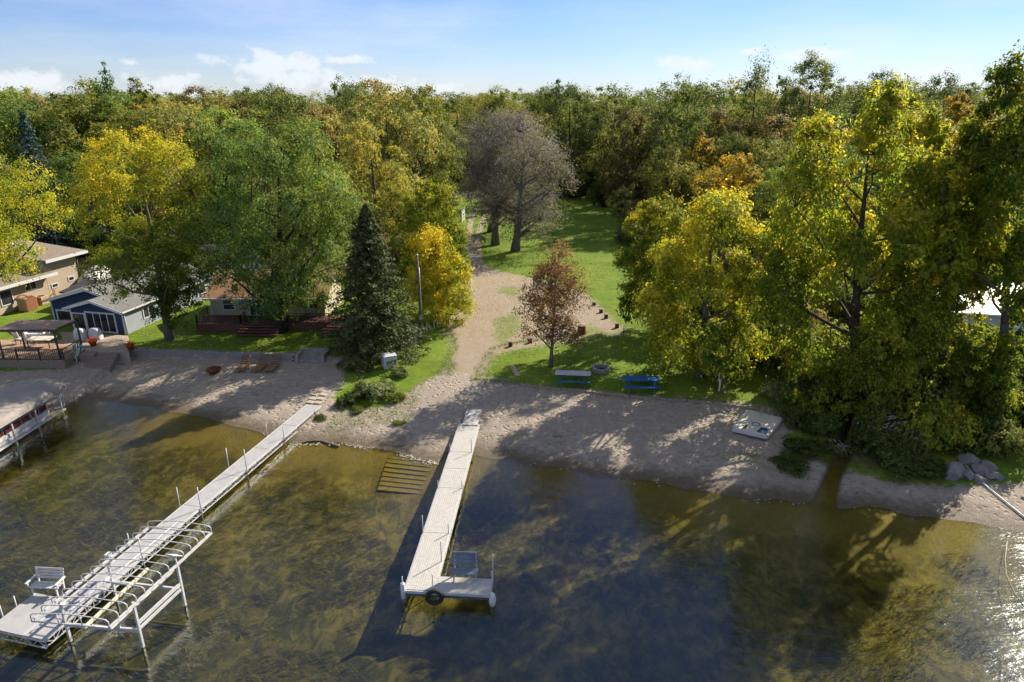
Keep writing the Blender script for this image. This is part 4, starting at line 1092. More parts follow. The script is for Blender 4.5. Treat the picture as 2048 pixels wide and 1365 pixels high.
# --- cream dock in the middle
a, u, n, ln, w = line_frame((958, 847), (868, 1180), (920, 847), DZ + .06)
MD = (a, u, n); rzM = math.atan2(u[1], u[0]); sgn = 1 if w > 0 else -1
W = abs((gz(809, 1176, DZ)[:2] - gz(869, 1176, DZ)[:2]) @ n)
mdock = empty('boat_dock', (a[0], a[1], 0), rzM, 'cream ribbed dock with side platform, bench and hanging tyre', 'dock')
cuts = [0.0] + [to_local(gz(x, y, DZ), *MD)[0] for x, y in ((941, 905), (932, 938), (921, 977), (897, 1067))] + [ln]
for k in range(len(cuts) - 1):
    x0, x1 = cuts[k] + .012, cuts[k + 1] - .012
    MB().box(((x0 + x1) / 2, sgn * W / 2, DZ - .03), (x1 - x0, W, .06)).build('deck_panel', M_DECKB, mdock, bevel=.006)
    for y in (-.02, W + .02):
        mb = MB(); truss(mb, x0, x1, sgn * y, DZ - .05, .20, max(3, int((x1 - x0) / .45))); tag(mb.build('side_truss', M_ALU, mdock), kind='stuff')
ex, ey = to_local(gz(951, 814, .95), *MD)
sx0 = ex; wx, wy = to_world(sx0, sgn * W * .4, *MD); zb = h1(wx, wy) + .1
zt0 = max(zb, DZ + .12)
MB().quadslab((sx0, sgn * .06, zt0), (.3, sgn * .06, DZ + .05), (.3, sgn * (W - .25), DZ + .05), (sx0, sgn * (W - .25), zt0), .06).build('shore_ramp', M_DECKB, mdock)
M_DECKX = deckmat('cream_platform_panel', (.43, .415, .375), .115, 0, .14)
pw0 = to_local(gz(876, 1152, DZ), *MD)[0]; pr = to_local(gz(985, 1168, DZ), *MD)[1]
PLEN = abs(pr)
MB().box(((pw0 + ln) / 2 + .02, -sgn * (PLEN / 2 + .01), DZ - .035), (ln - pw0, PLEN, .06)).build('side_platform', M_DECKX, mdock, bevel=.006)
MB().box((ln + .035, sgn * (W / 2 - PLEN / 2) - sgn * 0, DZ - .10), (.05, W + PLEN, .15)).build('fascia', M_ALU, mdock)
M_FASC = plain('dark_fascia', (.09, .095, .10), .6)
MB().box((ln + .01, sgn * (W / 2 - PLEN / 2), DZ - .26), (.04, W + PLEN - .1, .16)).build('skirt', M_FASC, mdock)
def mpost(base, h, r=.026):
    x, y = to_local(gz(*base, DZ), *MD)
    post(mdock, x, y, DZ + h, *MD, M_GALV, r)
for b, h in [((846, 1066), 1.05), ((897, 1068), .62), ((883, 1123), 1.15), ((866, 1181), .85), ((986, 1153), 1.25), ((984, 1178), .95), ((876, 978), .55), ((924, 977), .5), ((900, 905), .6), ((943, 905), .95), ((919, 850), .45)]:
    mpost(b, h)
x, y = to_local(gz(806, 1180, DZ), *MD); post(mdock, x + .02, y, DZ + .75, *MD, M_GALV)
MB().lathe([(0, -.42), (.09, -.42), (.105, -.38), (.105, .36), (.09, .40), (0, .40)], 14, (x + .02, y, DZ - .02)).build('post_bumper', M_WHITE, mdock)
x, y = to_local(gz(985, 1184, DZ), *MD); 
mb = MB(); mb.lathe([(0, -.42), (.10, -.36), (.15, -.2), (.17, 0), (.15, .2), (.10, .36), (0, .42)], 14, (x + .10, y, DZ - .38)); mb.build('oval_fender', M_WHITE, mdock)
# tyre
M_TYRE = plain('tyre_rubber', (.022, .022, .023), .75, .3, 0, .3, 8, .4, 60)
tp = gz(868, 1182, DZ); tp[1] -= .16
ty = empty('hanging_tyre', (tp[0] + .03, tp[1], DZ - .22), 0, 'black tyre hanging as a bumper on the cream dock end', 'tyre')
mb = MB(); V = []; Fq = []; NA, NB = 28, 10
for i in range(NA):
    A = 2 * math.pi * i / NA
    for j in range(NB):
        B = 2 * math.pi * j / NB; r = .33 + .105 * math.cos(B); V.append((r * math.cos(A), .10 * math.sin(B), r * math.sin(A)))
for i in range(NA):
    for j in range(NB): Fq.append((i * NB + j, ((i + 1) % NA) * NB + j, ((i + 1) % NA) * NB + (j + 1) % NB, i * NB + (j + 1) % NB))
mb.add(V, Fq, True); mb.build('tread', M_TYRE, ty)
MB().tube([(0, .03, .40), (.02, .12, .62)], .014, 5).build('rope', plain('rope', (.4, .36, .28), .9), ty)
M_BLUEW = plain('weathered_blue_wood', (.16, .20, .27), .8, .2, 0, .35, 5, .4, 30)
bp = gz(931, 1153, DZ)
bench('dock_bench', (bp[0], bp[1] - .20, DZ), R(-1), 'weathered blue plank bench on the cream dock platform', 1.22, M_BLUEW, plain('weathered_grey_wood', (.36, .35, .33), .85, .2, 0, .25, 5, .4, 30), False, 3, 1.22)
# --- boat ramp slats under water
M_RAMP = plain('ramp_concrete', (.24, .175, .08), .95, .1, 0, .25, 2.5, .3)
rmp_ = empty('boat_ramp', gz(838, 935, 0), 0, 'submerged ramp of slats beside the cream dock', 'boat ramp')
rl = gz(838, 935, 0)
A0, A1 = gz(778, 914, -.2), gz(873, 926, -.2); B0, B1 = gz(754, 974, -.2), gz(866, 985, -.2)
for k in range(8):
    f0, f1 = (k + .018) / 8, (k + .982) / 8
    pts = []
    for f, s in ((f0, 0), (f0, 1), (f1, 1), (f1, 0)):
        p = (A0 + (B0 - A0) * f) * (1 - s) + (A1 + (B1 - A1) * f) * s
        pts.append((p[0] - rl[0], p[1] - rl[1], min(h1(p[0], p[1]) + .03, -.05)))
    zz_ = sum(p[2] for p in pts) / 4
    MB().quadslab(*[(p[0], p[1], zz_) for p in pts], .08).build('plank', M_RAMP, rmp_)
# --- swim raft on the sand
M_RAFT = plain('cream_raft', (.48, .46, .40), .5, .4, 0, .10, 3, .1)
rc = [gz(*q, 1.0) for q in ((1493, 822), (1568, 839), (1535, 874), (1463, 858))]
cc = sum(rc) / 4; zr = h1(cc[0], cc[1])
raft = empty('swim_raft', (cc[0], cc[1], zr), 0, 'cream swim raft pulled up on the beach by the creek', 'swim raft')
Q = [np.array([p[0] - cc[0], p[1] - cc[1]]) for p in rc]
poly = []
for i in range(4):
    p, b_, nx_ = Q[i], Q[i - 1], Q[(i + 1) % 4]
    poly += [tuple(p + (b_ - p) * .06), tuple(p + (b_ - p) * .018 + (nx_ - p) * .018), tuple(p + (nx_ - p) * .06)]
poly = poly[::-1] if sum(poly[i][0] * poly[(i + 1) % 12][1] - poly[(i + 1) % 12][0] * poly[i][1] for i in range(12)) < 0 else poly
MB().prism(poly, .02, .34).build('hull', M_RAFT, raft, bevel=.04)
MB().prism([(x * .96, y * .96) for x, y in poly], .341, .37).build('deck', M_RAFT, raft, bevel=.01)
def on_raft(px, py): p = gz(px, py, zr + .38); return p[0] - cc[0], p[1] - cc[1]
m4 = [on_raft(*q) for q in ((1522, 855), (1540, 858), (1531, 868), (1513, 864))]
MB().quadslab(*[(x, y, .39) for x, y in m4], .017).build('non_slip_mat', plain('blue_mat', (.02, .06, .11), .8), raft)
m5 = [on_raft(*q) for q in ((1487, 852), (1497, 849), (1493, 857), (1483, 859))]
MB().quadslab(*[(x, y, .386) for x, y in m5], .013).build('hatch', plain('dark_hatch', (.05, .06, .05), .7), raft)
x, y = on_raft(1512, 849)
MB().lathe([(.20, .37), (.22, .40), (.28, .40), (.30, .37)], 18, (x, y, 0)).build('bollard_ring', plain('raft_ring', (.16, .17, .17), .6), raft)
for px_ in (1522, 1536):
    x, y = on_raft(px_, 832)
    MB().tube([(x, y, .3), (x, y, .80), (x + .03, y + .10, .92), (x + .06, y + .25, .92), (x + .08, y + .34, .75), (x + .08, y + .36, .2)], .022, 6).build('ladder_rail', M_GALV, raft)
# --- picnic tables
def picnic(px, py, rz, label, mt, mbn, L=2.7):
    p = gp(px, py); o = empty('picnic_table', p, rz, label, 'picnic table', 'picnic tables on the lawn')
    for k in range(5): MB().box((0, -.36 + .18 * k, .86), (L, .165, .045)).build('table_plank', mt, o, bevel=.006)
    for s in (-1, 1):
        for q in (0, 1): MB().box((0, s * (.74 + .17 * q), .50), (L, .155, .045)).build('bench_plank', mbn, o, bevel=.006)
    for s in (-1, 1):
        x = s * (L / 2 - .42)
        for q in (-1, 1): MB().bar((x, q * .82, 0), (x, q * .28, .83), .05, .11).build('leg', mbn, o)
        MB().box((x, 0, .44), (.05, 1.9, .10)).build('bench_support', mbn, o); MB().box((x, 0, .80), (.05, .82, .08)).build('top_support', mbn, o)
        MB().bar((x, 0, .46), (x - s * .5, 0, .82), .05, .07).build('brace', mbn, o)
M_BLUE = plain('blue_paint', (.012, .095, .26), .5, .4, 0, .35, 4, .2)
M_GREYW = plain('worn_white_wood', (.40, .42, .43), .75, .2, 0, .25, 4, .3)
M_TEAL = plain('teal_paint', (.015, .10, .15), .6, .3, 0, .35, 4, .2)
picnic(1145, 767, R(-6), 'picnic table with worn white top and teal benches near the russet tree', M_GREYW, M_TEAL)
picnic(1281, 778, R(-4), 'bright blue picnic table with peeling top under the golden ash', M_BLUE, M_BLUE)
# --- stone fire ring
M_STONE = plain('fire_ring_stone', (.27, .25, .23), .9, .15, 0, .3, 4, .5, 20)
p = gp(1202, 742)
fr_ = empty('fire_ring', p, 0, 'round stone fire ring on the lawn between the picnic tables', 'fire ring')
for c_ in range(2):
    for k in range(14):
        A = 2 * math.pi * (k + .5 * c_) / 14
        MB().box((.62 * math.cos(A), .62 * math.sin(A), .09 + .17 * c_), (.20, .265, .16), A).build('stone', M_STONE, fr_, bevel=.02)
MB().lathe([(0, .05), (.3, .06), (.52, .03)], 14).build('ash_bed', plain('ash', (.05, .048, .045), .95), fr_)
for k in range(3): A = k * 2.1; MB().tube([(.3 * math.cos(A), .3 * math.sin(A), .08), (-.2 * math.cos(A), -.2 * math.sin(A), .2)], .04, 6).build('charred_log', M_DARK, fr_)
# --- post with boards on the lawn
p = gp(1439, 785)
M_WOOD = plain('weathered_wood', (.20, .15, .11), .85, .2, 0, .3, 5, .4)
po = empty('board_post', p, R(8), 'braced wooden post with white boards beside the golden ash', 'post')
MB().tube([(0, 0, -.2), (.03, 0, 1.2), (.13, 0, 2.45)], [.085, .08, .07], 8).build('upright', M_WOOD, po)
MB().bar((.62, .1, 0), (.10, .02, 1.55), .05, .07).build('brace', M_WOOD, po)
MB().box((-.10, -.10, .62), (.10, .05, .95)).build('white_board', M_WHITE, po); MB().box((-.19, -.06, 1.25), (.09, .05, .75)).build('white_board', M_WHITE, po)
MB().box((.10, -.09, 2.42), (.10, .06, .10)).build('cap_light', M_WHITE, po)
# --- little striped steps let into the lawn
M_BRICK = plain('pale_red_brick', (.48, .33, .26), .85, .15, 0, .25, 6, .3)
for k in range(6):
    p = gp(1025 + 1.9 * k, 733 + 3.6 * k)
    o = MB().box((0, 0, .03), (.46 - .02 * (k % 2), .15, .10), R(-8)).build('stepping_brick', M_BRICK, None, (p[0], p[1], p[2]), .012)
    tag(o, ['topmost', 'second', 'third', 'fourth', 'fifth', 'lowest'][k] + ' pale brick in the short row crossing the lawn edge', 'brick', 'pale bricks crossing the lawn edge')
# --- timber stumps round the drive
M_STUMP = plain('dark_stump', (.075, .05, .035), .9, .1, 0, .35, 6, .5)
for (px, py, h, lab) in [(1188, 611, .32, 'short stump farthest back along the drive edge'), (1202, 626, .36, 'second stump along the curving drive edge'), (1212, 637, .40, 'third stump along the curving drive edge'),
                         (1234, 656, .42, 'stump at the drive corner beside the thin stake'), (1021, 693, .42, 'stump at the mouth of the drive by the lawn'), (1060, 686, .38, 'stump left of the russet tree at the drive edge'), (1140, 686, .34, 'stump behind the russet tree at the drive edge')]:
    p = gp(px, py); o = empty('timber_stump', p, rnd.random() * 6, lab, 'stump', 'timber stumps round the drive')
    MB().lathe([(.20, -.08), (.185, h * .5), (.18, h - .02), (.17, h), (0, h + .005)], 9).build('post', M_STUMP, o, None)
    MB().lathe([(.15, h + .004), (.10, h + .012), (0, h + .013)], 9).build('cut_face', M_WOOD, o)
p = gp(1247, 671); o = MB().tube([(0, 0, -.1), (0, 0, .95)], .03, 6).build('marker_stake', M_STUMP, None, p); tag(o, 'thin dark stake at the drive corner on the lawn', 'stake')
p = gp(1163, 668); o = empty('log_round', p, 0, 'upright reddish brown log section behind the russet tree', 'log')
MB().lathe([(.42, -.05), (.38, .3), (.37, .75), (.33, .8), (0, .8)], 11).build('bark', plain('red_brown_bark', (.13, .055, .03), .9, .1, 0, .4, 5, .6), o)
MB().lathe([(.30, .805), (.16, .815), (0, .816)], 11).build('cut_face', M_WOOD, o)
# --- left beach: loungers, fire bowl, wall, steps, box
M_TEAK = plain('brown_lounger', (.22, .125, .06), .7, .3, 0, .25, 5, .3)
for (fx, fy, hx, hy, lab) in [(479, 748, 500, 722, 'brown beach lounger nearest the rusty fire bowl'), (512, 748, 537, 722, 'brown beach lounger in the middle of three'), (537, 748, 561, 722, 'brown beach lounger nearest the stone steps')]:
    f, h_ = gp(fx, fy), gp(hx, hy); d = h_[:2] - f[:2]; L = 1.95
    o = empty('beach_lounger', f, math.atan2(d[1], d[0]), lab, 'lounger', 'brown loungers on the left beach')
    for k in range(7): MB().box((.10 + .17 * k, 0, .33), (.14, .66, .03)).build('seat_slat', M_TEAK, o)
    for k in range(5): MB().box((1.28 + .115 * k, 0, .40 + .13 * k), (.05, .66, .13), m=Matrix.Rotation(R(-41), 3, 'Y')).build('back_slat', M_TEAK, o)
    for s in (-1, 1):
        MB().box((.65, s * .34, .29), (1.3, .045, .09)).build('side_rail', M_TEAK, o); MB().bar((1.2, s * .34, .30), (1.82, s * .34, .98), .045, .07).build('back_rail', M_TEAK, o)
        for x in (.08, 1.2): MB().box((x, s * .34, .14), (.06, .06, .28)).build('leg', M_TEAK, o)
p = gp(428, 748); o = empty('fire_bowl', p, 0, 'rusty round fire bowl on the left beach', 'fire bowl')
MB().lathe([(.12, .10), (.38, .16), (.54, .32), (.60, .46), (.57, .47), (.50, .33), (.3, .2), (0, .18)], 18).build('bowl', plain('rust', (.10, .042, .02), .9, .2, 0, .4, 7, .4), o)
for k in range(3): A = k * 2.094; MB().bar((.3 * math.cos(A), .3 * math.sin(A), 0), (.34 * math.cos(A), .34 * math.sin(A), .2), .05).build('leg', M_DARK, o)
M_BLOCK = plain('grey_wall_block', (.23, .215, .20), .9, .15, 0, .28, 3, .4, 25)
def wall_run(name, label, px, zlift, courses, bl, bh, bd, mat, jitter=.02, cap=None):
    P = [np.array(gp(*q)[:2]) for q in px]
    o = empty(name, (P[0][0], P[0][1], 0), 0, label, 'wall')
    tot = [0.0]
    for i in range(len(P) - 1): tot.append(tot[-1] + float(np.linalg.norm(P[i + 1] - P[i])))
    r_ = random.Random(3); shared = [MB().box((0, 0, 0), (bl * s - .018, bd, bh - .014)).mesh('block') for s in (1.0, .93, .985)]
    nb = int(tot[-1] / bl)
    for c_ in range(courses):
        for k in range(nb):
            s = min(tot[-1], (k + .5 + (.5 if c_ % 2 else 0)) * bl); i = max(j for j in range(len(P) - 1) if tot[j] <= s + 1e-6)
            q = P[i] + (P[i + 1] - P[i]) * ((s - tot[i]) / (tot[i + 1] - tot[i])); d = P[i + 1] - P[i]
            b_ = link('block', r_.choice(shared), mat, o)
            zb = h1(q[0], q[1] - .25)
            b_.location = (q[0] - P[0][0] + r_.uniform(-jitter, jitter), q[1] - P[0][1] + r_.uniform(-jitter, jitter) + .02 * c_, zb + zlift + bh * (c_ + .5)); b_.rotation_euler = (0, 0, math.atan2(d[1], d[0]) + r_.uniform(-.02, .02))
    return o
wall_run('retaining_wall', 'low grey block retaining wall between left lawn and beach', [(238, 706), (300, 709), (370, 712), (450, 716), (530, 720), (588, 722)], -.06, 4, .42, .175, .30, M_BLOCK)
wall_run('edging_wall', 'low stone edging along the lawn above the right beach', [(1040, 770), (1120, 780), (1200, 788), (1330, 801), (1430, 807), (1560, 824)], -.06, 1, .46, .20, .26, plain('tan_edging_stone', (.27, .22, .17), .9, .15, 0, .3, 3, .4, 25), .04)
p = gp(622, 724); o = empty('stone_steps', p, R(-4), 'grey stone steps from the left lawn to the beach', 'steps')
for k in range(4): MB().box((0, .42 * k, .09 + .17 * k), (1.9, .46, .18)).build('step', M_BLOCK, o, bevel=.015)
for s in (-1, 1): MB().box((s * 1.1, .6, .30), (.28, 1.8, .75)).build('cheek_block', M_BLOCK, o, bevel=.02)
p = gp(779, 734); o = empty('utility_box', p, R(24), 'white metal utility box beside the spruce tree', 'utility box')
M_BOX = plain('pale_metal_box', (.44, .45, .45), .5, .4, 0, .12, 3, .06)
MB().box((0, 0, .52), (1.05, 1.0, 1.04)).build('cabinet', M_BOX, o, bevel=.02); MB().box((0, 0, 1.07), (1.13, 1.08, .05)).build('lid', M_BOX, o, bevel=.015)
MB().box((-.22, -.508, .52), (.42, .015, .85)).build('door', M_BOX, o); MB().box((.0, -.52, .55), (.03, .03, .12)).build('handle', M_DARK, o)
M_PAV = plain('paver', (.36, .32, .25), .9, .15, 0, .25, 5, .3)
for k, (px, py) in enumerate([(629, 789), (647, 790), (626, 798), (641, 798), (621, 805), (636, 806)]):
    p = gp(px, py); o = MB().box((0, 0, .02), (.52, .42, .08), R(-14)).build('paver', M_PAV, None, p, .015)
    tag(o, ['upper left', 'upper right', 'middle left', 'middle right', 'lower left', 'lower right'][k] + ' square paver at the shore end of the grey dock', 'paver', 'pavers at the shore end of the grey dock')
# --- driftwood, foam, boulders, hose
pts = [gz(x, y, .0) for x, y in ((605, 886), (625, 884), (645, 884), (660, 888), (678, 893))]
o = MB().tube([(p[0] - pts[0][0], p[1] - pts[0][1], .02 + .05 * math.sin(i * 1.3)) for i, p in enumerate(pts)], [.03, .06, .07, .10, .12], 7).build('driftwood_log', BARKG, None, (pts[0][0], pts[0][1], .0))
tag(o, 'curved driftwood log floating at the shore', 'driftwood')
rs = np.random.RandomState(31); mb = MB()
for (x0, y0, x1, y1, nn, sp) in [(700, 892, 745, 897, 60, .16), (800, 908, 875, 925, 110, .13), (600, 888, 700, 890, 40, .10), (1050, 927, 1300, 967, 14, .16), (500, 858, 600, 888, 22, .12), (1300, 967, 1640, 1012, 16, .16), (1700, 1016, 2048, 1060, 18, .16)]:
    for k in range(nn):
        f = rs.rand(); p = gz(x0 + (x1 - x0) * f, y0 + (y1 - y0) * f, 0); x = p[0] + rs.normal(0, .1); y = shore_y(x) + rs.normal(-.1, sp * 1.3); r = rs.uniform(.02, .07)
        mb.lathe([(r, .004), (r * .75, .02), (0, .03)], 6, (x, y, 0))
tag(mb.build('shore_foam', plain('foam', (.42, .38, .30), .9)), 'pale foam bubbles along the waterline', 'foam', None, 'stuff')
def boulder(px, py, s, label, seed, mat):
    r_ = np.random.RandomState(seed); bm = bmesh.new(); bmesh.ops.create_icosphere(bm, subdivisions=3, radius=1)
    k = r_.normal(size=(9, 3)); k /= np.linalg.norm(k, axis=1, keepdims=True); dd = r_.uniform(.48, .82, 9)
    for v in bm.verts:
        c_ = np.array(v.co)
        for q, d in zip(k, dd):
            e = c_ @ q - d
            if e > 0: c_ = c_ - q * e * .98
        v.co = c_ * np.array(s) * 1.25 + r_.normal(0, .01, 3)
    me = bpy.data.meshes.new('boulder'); bm.to_mesh(me); bm.free(); p = gp(px, py); o = link('boulder', me, mat, None, (p[0], p[1], p[2] + s[2] * .35)); o.rotation_euler = (0, 0, r_.rand() * 3); tag(o, label, 'boulder', 'boulders at the end of the creek bank')
M_ROCK = plain('grey_boulder', (.19, .185, .18), .9, .15, 0, .3, 2.2, .6, 12)
for i, (px, py, s, lab) in enumerate([(1905, 950, (.75, .55, .55), 'large square grey boulder at the shrub edge'), (1940, 928, (.72, .5, .42), 'flat topped boulder behind the large square one'), (1933, 955, (.45, .4, .32), 'small boulder under the white hose end'),
                                      (1955, 945, (.5, .42, .3), 'rounded boulder in the middle of the boulder row'), (1978, 952, (.5, .42, .28), 'low boulder near the end of the row'), (1998, 957, (.35, .3, .2), 'smallest boulder at the end of the row'), (1958, 962, (.34, .3, .22), 'little boulder in front of the rounded one'), (1975, 938, (.5, .35, .3), 'boulder at the back of the row')]):
    boulder(px, py, s, lab, 60 + i, M_ROCK)
pts = [gp(x, y) for x, y in ((1932, 934), (1945, 950), (1960, 964), (1985, 985), (2015, 1010), (2048, 1036), (2100, 1075))]
mb = MB(); mb.tube([(p[0] - pts[0][0], p[1] - pts[0][1], p[2] - pts[0][2] + .07) for p in pts], .045, 7)
o = mb.build('water_hose', plain('white_hose', (.62, .64, .66), .45, .4), None, pts[0]); tag(o, 'white hose running from the boulders down to the water', 'hose')
p = gp(2046, 985); o = empty('boat_dock', (p[0] + .9, p[1] - .3, 0), R(-60), 'corner of a grey dock at the picture edge below the boulders', 'dock')
for k in range(3): MB().box((.85 * k - .2, 0, .75), (.80, 1.3, .06)).build('deck_panel', M_DECKG, o)
for s in (-1, 1): MB().box((.65, s * .67, .70), (2.6, .05, .14)).build('edge_rail', M_ALU, o)
for x in (-.4, 1.6):
    for s in (-1, 1): MB().tube([(x, s * .6, -.6), (x, s * .6, .7)], .04, 6).build('post', M_GALV, o)
pts = [gz(x, y, -.02) for x, y in ((2014, 1085), (2010, 1120), (2012, 1150), (2030, 1190), (2048, 1215))]
o = MB().tube([(p[0] - pts[0][0], p[1] - pts[0][1], .02) for p in pts], .018, 5).build('mooring_rope', MATS['rope'], None, (pts[0][0], pts[0][1], 0)); tag(o, 'thin pale rope floating near the picture edge', 'rope')
# --- pontoon boat on its covered lift
q1, q2, q3 = gz(127, 829, 0), gz(88, 860, 0), gz(34, 889, 0)
u = (q3 - q1)[:2]; u /= np.linalg.norm(u); n = np.array([u[1], -u[0]])
if n[0] > 0: n = -n
rzP = math.atan2(u[1], u[0])
sg = 1 if (n @ np.array([-math.sin(rzP), math.cos(rzP)])) > 0 else -1
M_CANV = plain('tan_canvas', (.27, .245, .215), .85, .15, 0, .18, 1.5, .9, 2.2)
L_, Wc = 9.0, 3.3
cl = empty('covered_lift', (q1[0], q1[1], 0), rzP, 'boat lift with long tan canvas canopy at the left beach', 'boat lift')
s1, s2, s3 = 0.0, float((q2 - q1)[:2] @ u), float((q3 - q1)[:2] @ u)
zc = float(at(122, 779, q1[1])[2])
for s in (s1, s2, s3, s3 + 2.6):
    for y in (0, Wc - .3):
        MB().box((s, sg * y, (zc - .9) / 2), (.09, .09, zc + .9)).build('leg', M_ALU, cl)
for y in (0, Wc - .3): MB().bar((s1 - .3, sg * y, .30), (s3 + 2.8, sg * y, .30), .09, .12).build('side_beam', M_ALU, cl)
mb = MB(); prof = [(-.42, -.12), (-.40, .10), (-.25, .30), (.5, .50), (1.5, .62), (2.5, .50), (3.25, .30), (3.40, .10), (3.42, -.12)]; xs = [-1.0, -.72, -.3, 1.5, 3.5, 6, L_]
V = []; Fq = []
for i, x in enumerate(xs):
    kz = 0 if i > 0 else -.42; ky = 1 if i > 1 else (.86 if i == 1 else .62)
    for (y, z) in prof: V.append((x, sg * (1.5 + (y - 1.5) * ky), zc + z * (1 if i > 1 else .9) + kz * (z > 0) * .6))
m_ = len(prof)
for i in range(len(xs) - 1):
    for j in range(m_ - 1): Fq.append((i * m_ + j, i * m_ + j + 1, (i + 1) * m_ + j + 1, (i + 1) * m_ + j))
Fq.append(tuple(range(m_)))
mb.add(V, Fq, True); mb.build('canvas_canopy', M_CANV, cl)
for y in (0, Wc - .3): MB().bar((s1 - .6, sg * y, zc - .16), (L_ - .2, sg * y, zc - .16), .06, .06).build('canopy_rail', M_ALU, cl)
MB().bar((-.6, sg * .3, .35), (-1.15, sg * .5, zc - .1), .05).build('winch_brace', M_ALU, cl); MB().bar((-.6, sg * .9, .35), (-1.05, sg * .5, zc - .1), .05).build('winch_brace', M_ALU, cl)
bo = gz(112, 806, .5)
boat = empty('pontoon_boat', (q1[0] + n[0] * .25, q1[1] + n[1] * .25, 0), rzP, 'white pontoon boat with red side panels under the tan canopy', 'boat')
M_RED = plain('dark_red_panel', (.09, .022, .018), .5, .4, 0, .2, 3); M_HULL = plain('boat_white', (.58, .57, .55), .35, .5, 0, .08, 2, .03)
b0 = .55
for y in (.32, 2.15):
    MB().tube([(b0 - .1, sg * y, .62), (b0 + .35, sg * y, .42), (b0 + 1.0, sg * y, .34), (L_, sg * y, .34)], [.03, .20, .33, .33], 14).build('pontoon', M_HULL, boat)
MB().box(((b0 + L_) / 2 + .3, sg * 1.23, .77), (L_ - b0 - .4, 2.5, .12)).build('deck', M_HULL, boat, bevel=.02)
MB().box(((b0 + L_) / 2 + .3, sg * -.03, .73), (L_ - b0 - .4, .04, .26)).build('rub_rail', M_HULL, boat)
for k in range(5):
    x = b0 + .95 + 1.62 * k
    MB().box((x + .25, sg * .08, 1.08), (1.45, .03, .42)).build('side_panel', M_RED, boat)
    mb = MB()
    for (p_, q_) in (((x - .5, .86), (x - .5, 1.52)), ((x + 1.02, .86), (x + 1.02, 1.52)), ((x - .5, 1.52), (x + 1.02, 1.52)), ((x - .5, 1.32), (x + 1.02, 1.32)), ((x - .5, .86), (x + 1.02, .86)), ((x + .26, .86), (x + .26, 1.52))):
        mb.tube([(p_[0], sg * .05, p_[1]), (q_[0], sg * .05, q_[1])], .02, 5)
    mb.build('fence_rail', M_ALU, boat)
for x in (1.9, 4.4): MB().box((x, sg * .55, 1.1), (1.5, .6, .5)).build('seat', plain('boat_seat_%d' % int(x), (.45, .42, .38), .6), boat, bevel=.06)
# ------------------------------------------------------------------ houses, decks and what stands about them
def siding(name, c, pitch, vertical=False, groove=.35, var=.10):
    m, t = newmat(name)
    v = t.obj(); sp = t.n('ShaderNodeSeparateXYZ'); t.t.links.new(v, sp.inputs[0])
    s = t.math('ADD', sp.outputs[0], sp.outputs[1]) if vertical else sp.outputs[2]
    w = t.math('FRACT', t.math('DIVIDE', s, pitch)); g_ = t.ramp(w, .0, .16, 1, 0)
    n = t.noise(1.3, 5, .6, v); n2 = t.noise(14, 3, .6, v)
    cc = t.cramp(t.math('ADD', t.math('MULTIPLY', n, .6), t.math('MULTIPLY', n2, .4)), [(.3, tuple(x * (1 - var) for x in c)), (.7, tuple(min(1, x * (1 + var)) for x in c))])
    cc = t.mix(t.math('MULTIPLY', g_, groove), cc, tuple(x * .4 for x in c))
    t.principled(cc, .7, .3, 0, t.bump(w if not vertical else t.math('SUBTRACT', 1.0, g_), .5, .02)); return m
def shingle(name, c, c2):
    m, t = newmat(name)
    v = t.obj(); br = t.n('ShaderNodeTexBrick'); t.t.links.new(t.mapped(v, (1, 1, 0)), br.inputs['Vector'])
    br.inputs['Scale'].default_value = 1.0; br.inputs['Brick Width'].default_value = .32; br.inputs['Row Height'].default_value = .15; br.inputs['Mortar Size'].default_value = .008
    br.inputs['Color1'].default_value = (*c, 1); br.inputs['Color2'].default_value = (*c2, 1); br.inputs['Mortar'].default_value = (*[x * .5 for x in c], 1)
    n = t.noise(2.0, 5, .65, v); n2 = t.noise(30, 3, .7, v)
    cc = t.mix(.55, br.outputs[0], t.cramp(n2, [(.3, tuple(x * .65 for x in c)), (.7, c2)]))
    cc = t.mix(t.ramp(n, .35, .7, 0, .3), cc, tuple(x * .6 for x in c))
    t.principled(cc, .92, .1, 0, t.bump(n2, .5, .03)); return m
M_GLASS, t = newmat('window_glass')
t.principled(t.cramp(t.noise(1.2, 2, .5, t.obj()), [(.35, (.012, .015, .018)), (.7, (.05, .055, .06))]), .06, .8)
M_TRIM = plain('white_trim', (.56, .56, .55), .5, .35, 0, .06, 3, .03)
M_NAVY = siding('navy_siding', (.022, .045, .10), .16); M_PALE = siding('pale_blue_grey_siding', (.30, .33, .36), .16); M_TAN = siding('tan_board_siding', (.38, .305, .225), .30, True, .45)
M_YEL = siding('cream_yellow_siding', (.44, .40, .29), .16); M_RGREY = shingle('grey_shingles', (.15, .15, .145), (.24, .235, .225)); M_RTAN = shingle('brown_shingles', (.30, .18, .10), (.42, .27, .16)); M_RTAUPE = shingle('taupe_shingles', (.22, .175, .14), (.30, .25, .20))
M_RDK = shingle('dark_shingles', (.04, .04, .045), (.08, .08, .085))
M_DECKR = deckmat('red_brown_deck', (.105, .042, .030), .16, 1); M_DECKT = deckmat('tan_deck', (.36, .24, .16), .16, 0); M_BRONZE = plain('bronze_metal', (.075, .055, .042), .5, .4, .3, .2, 4, .05)
M_PATIO = plain('patio_concrete', (.33, .275, .215), .9, .15, 0, .15, 2.5, .2)
def frame_of(a, b):
    """local frame with origin a, +x towards b"""
    d = np.array(b[:2]) - np.array(a[:2]); d /= np.linalg.norm(d)
    return np.array(a[:2]), d, np.array([-d[1], d[0]]), math.atan2(d[1], d[0])
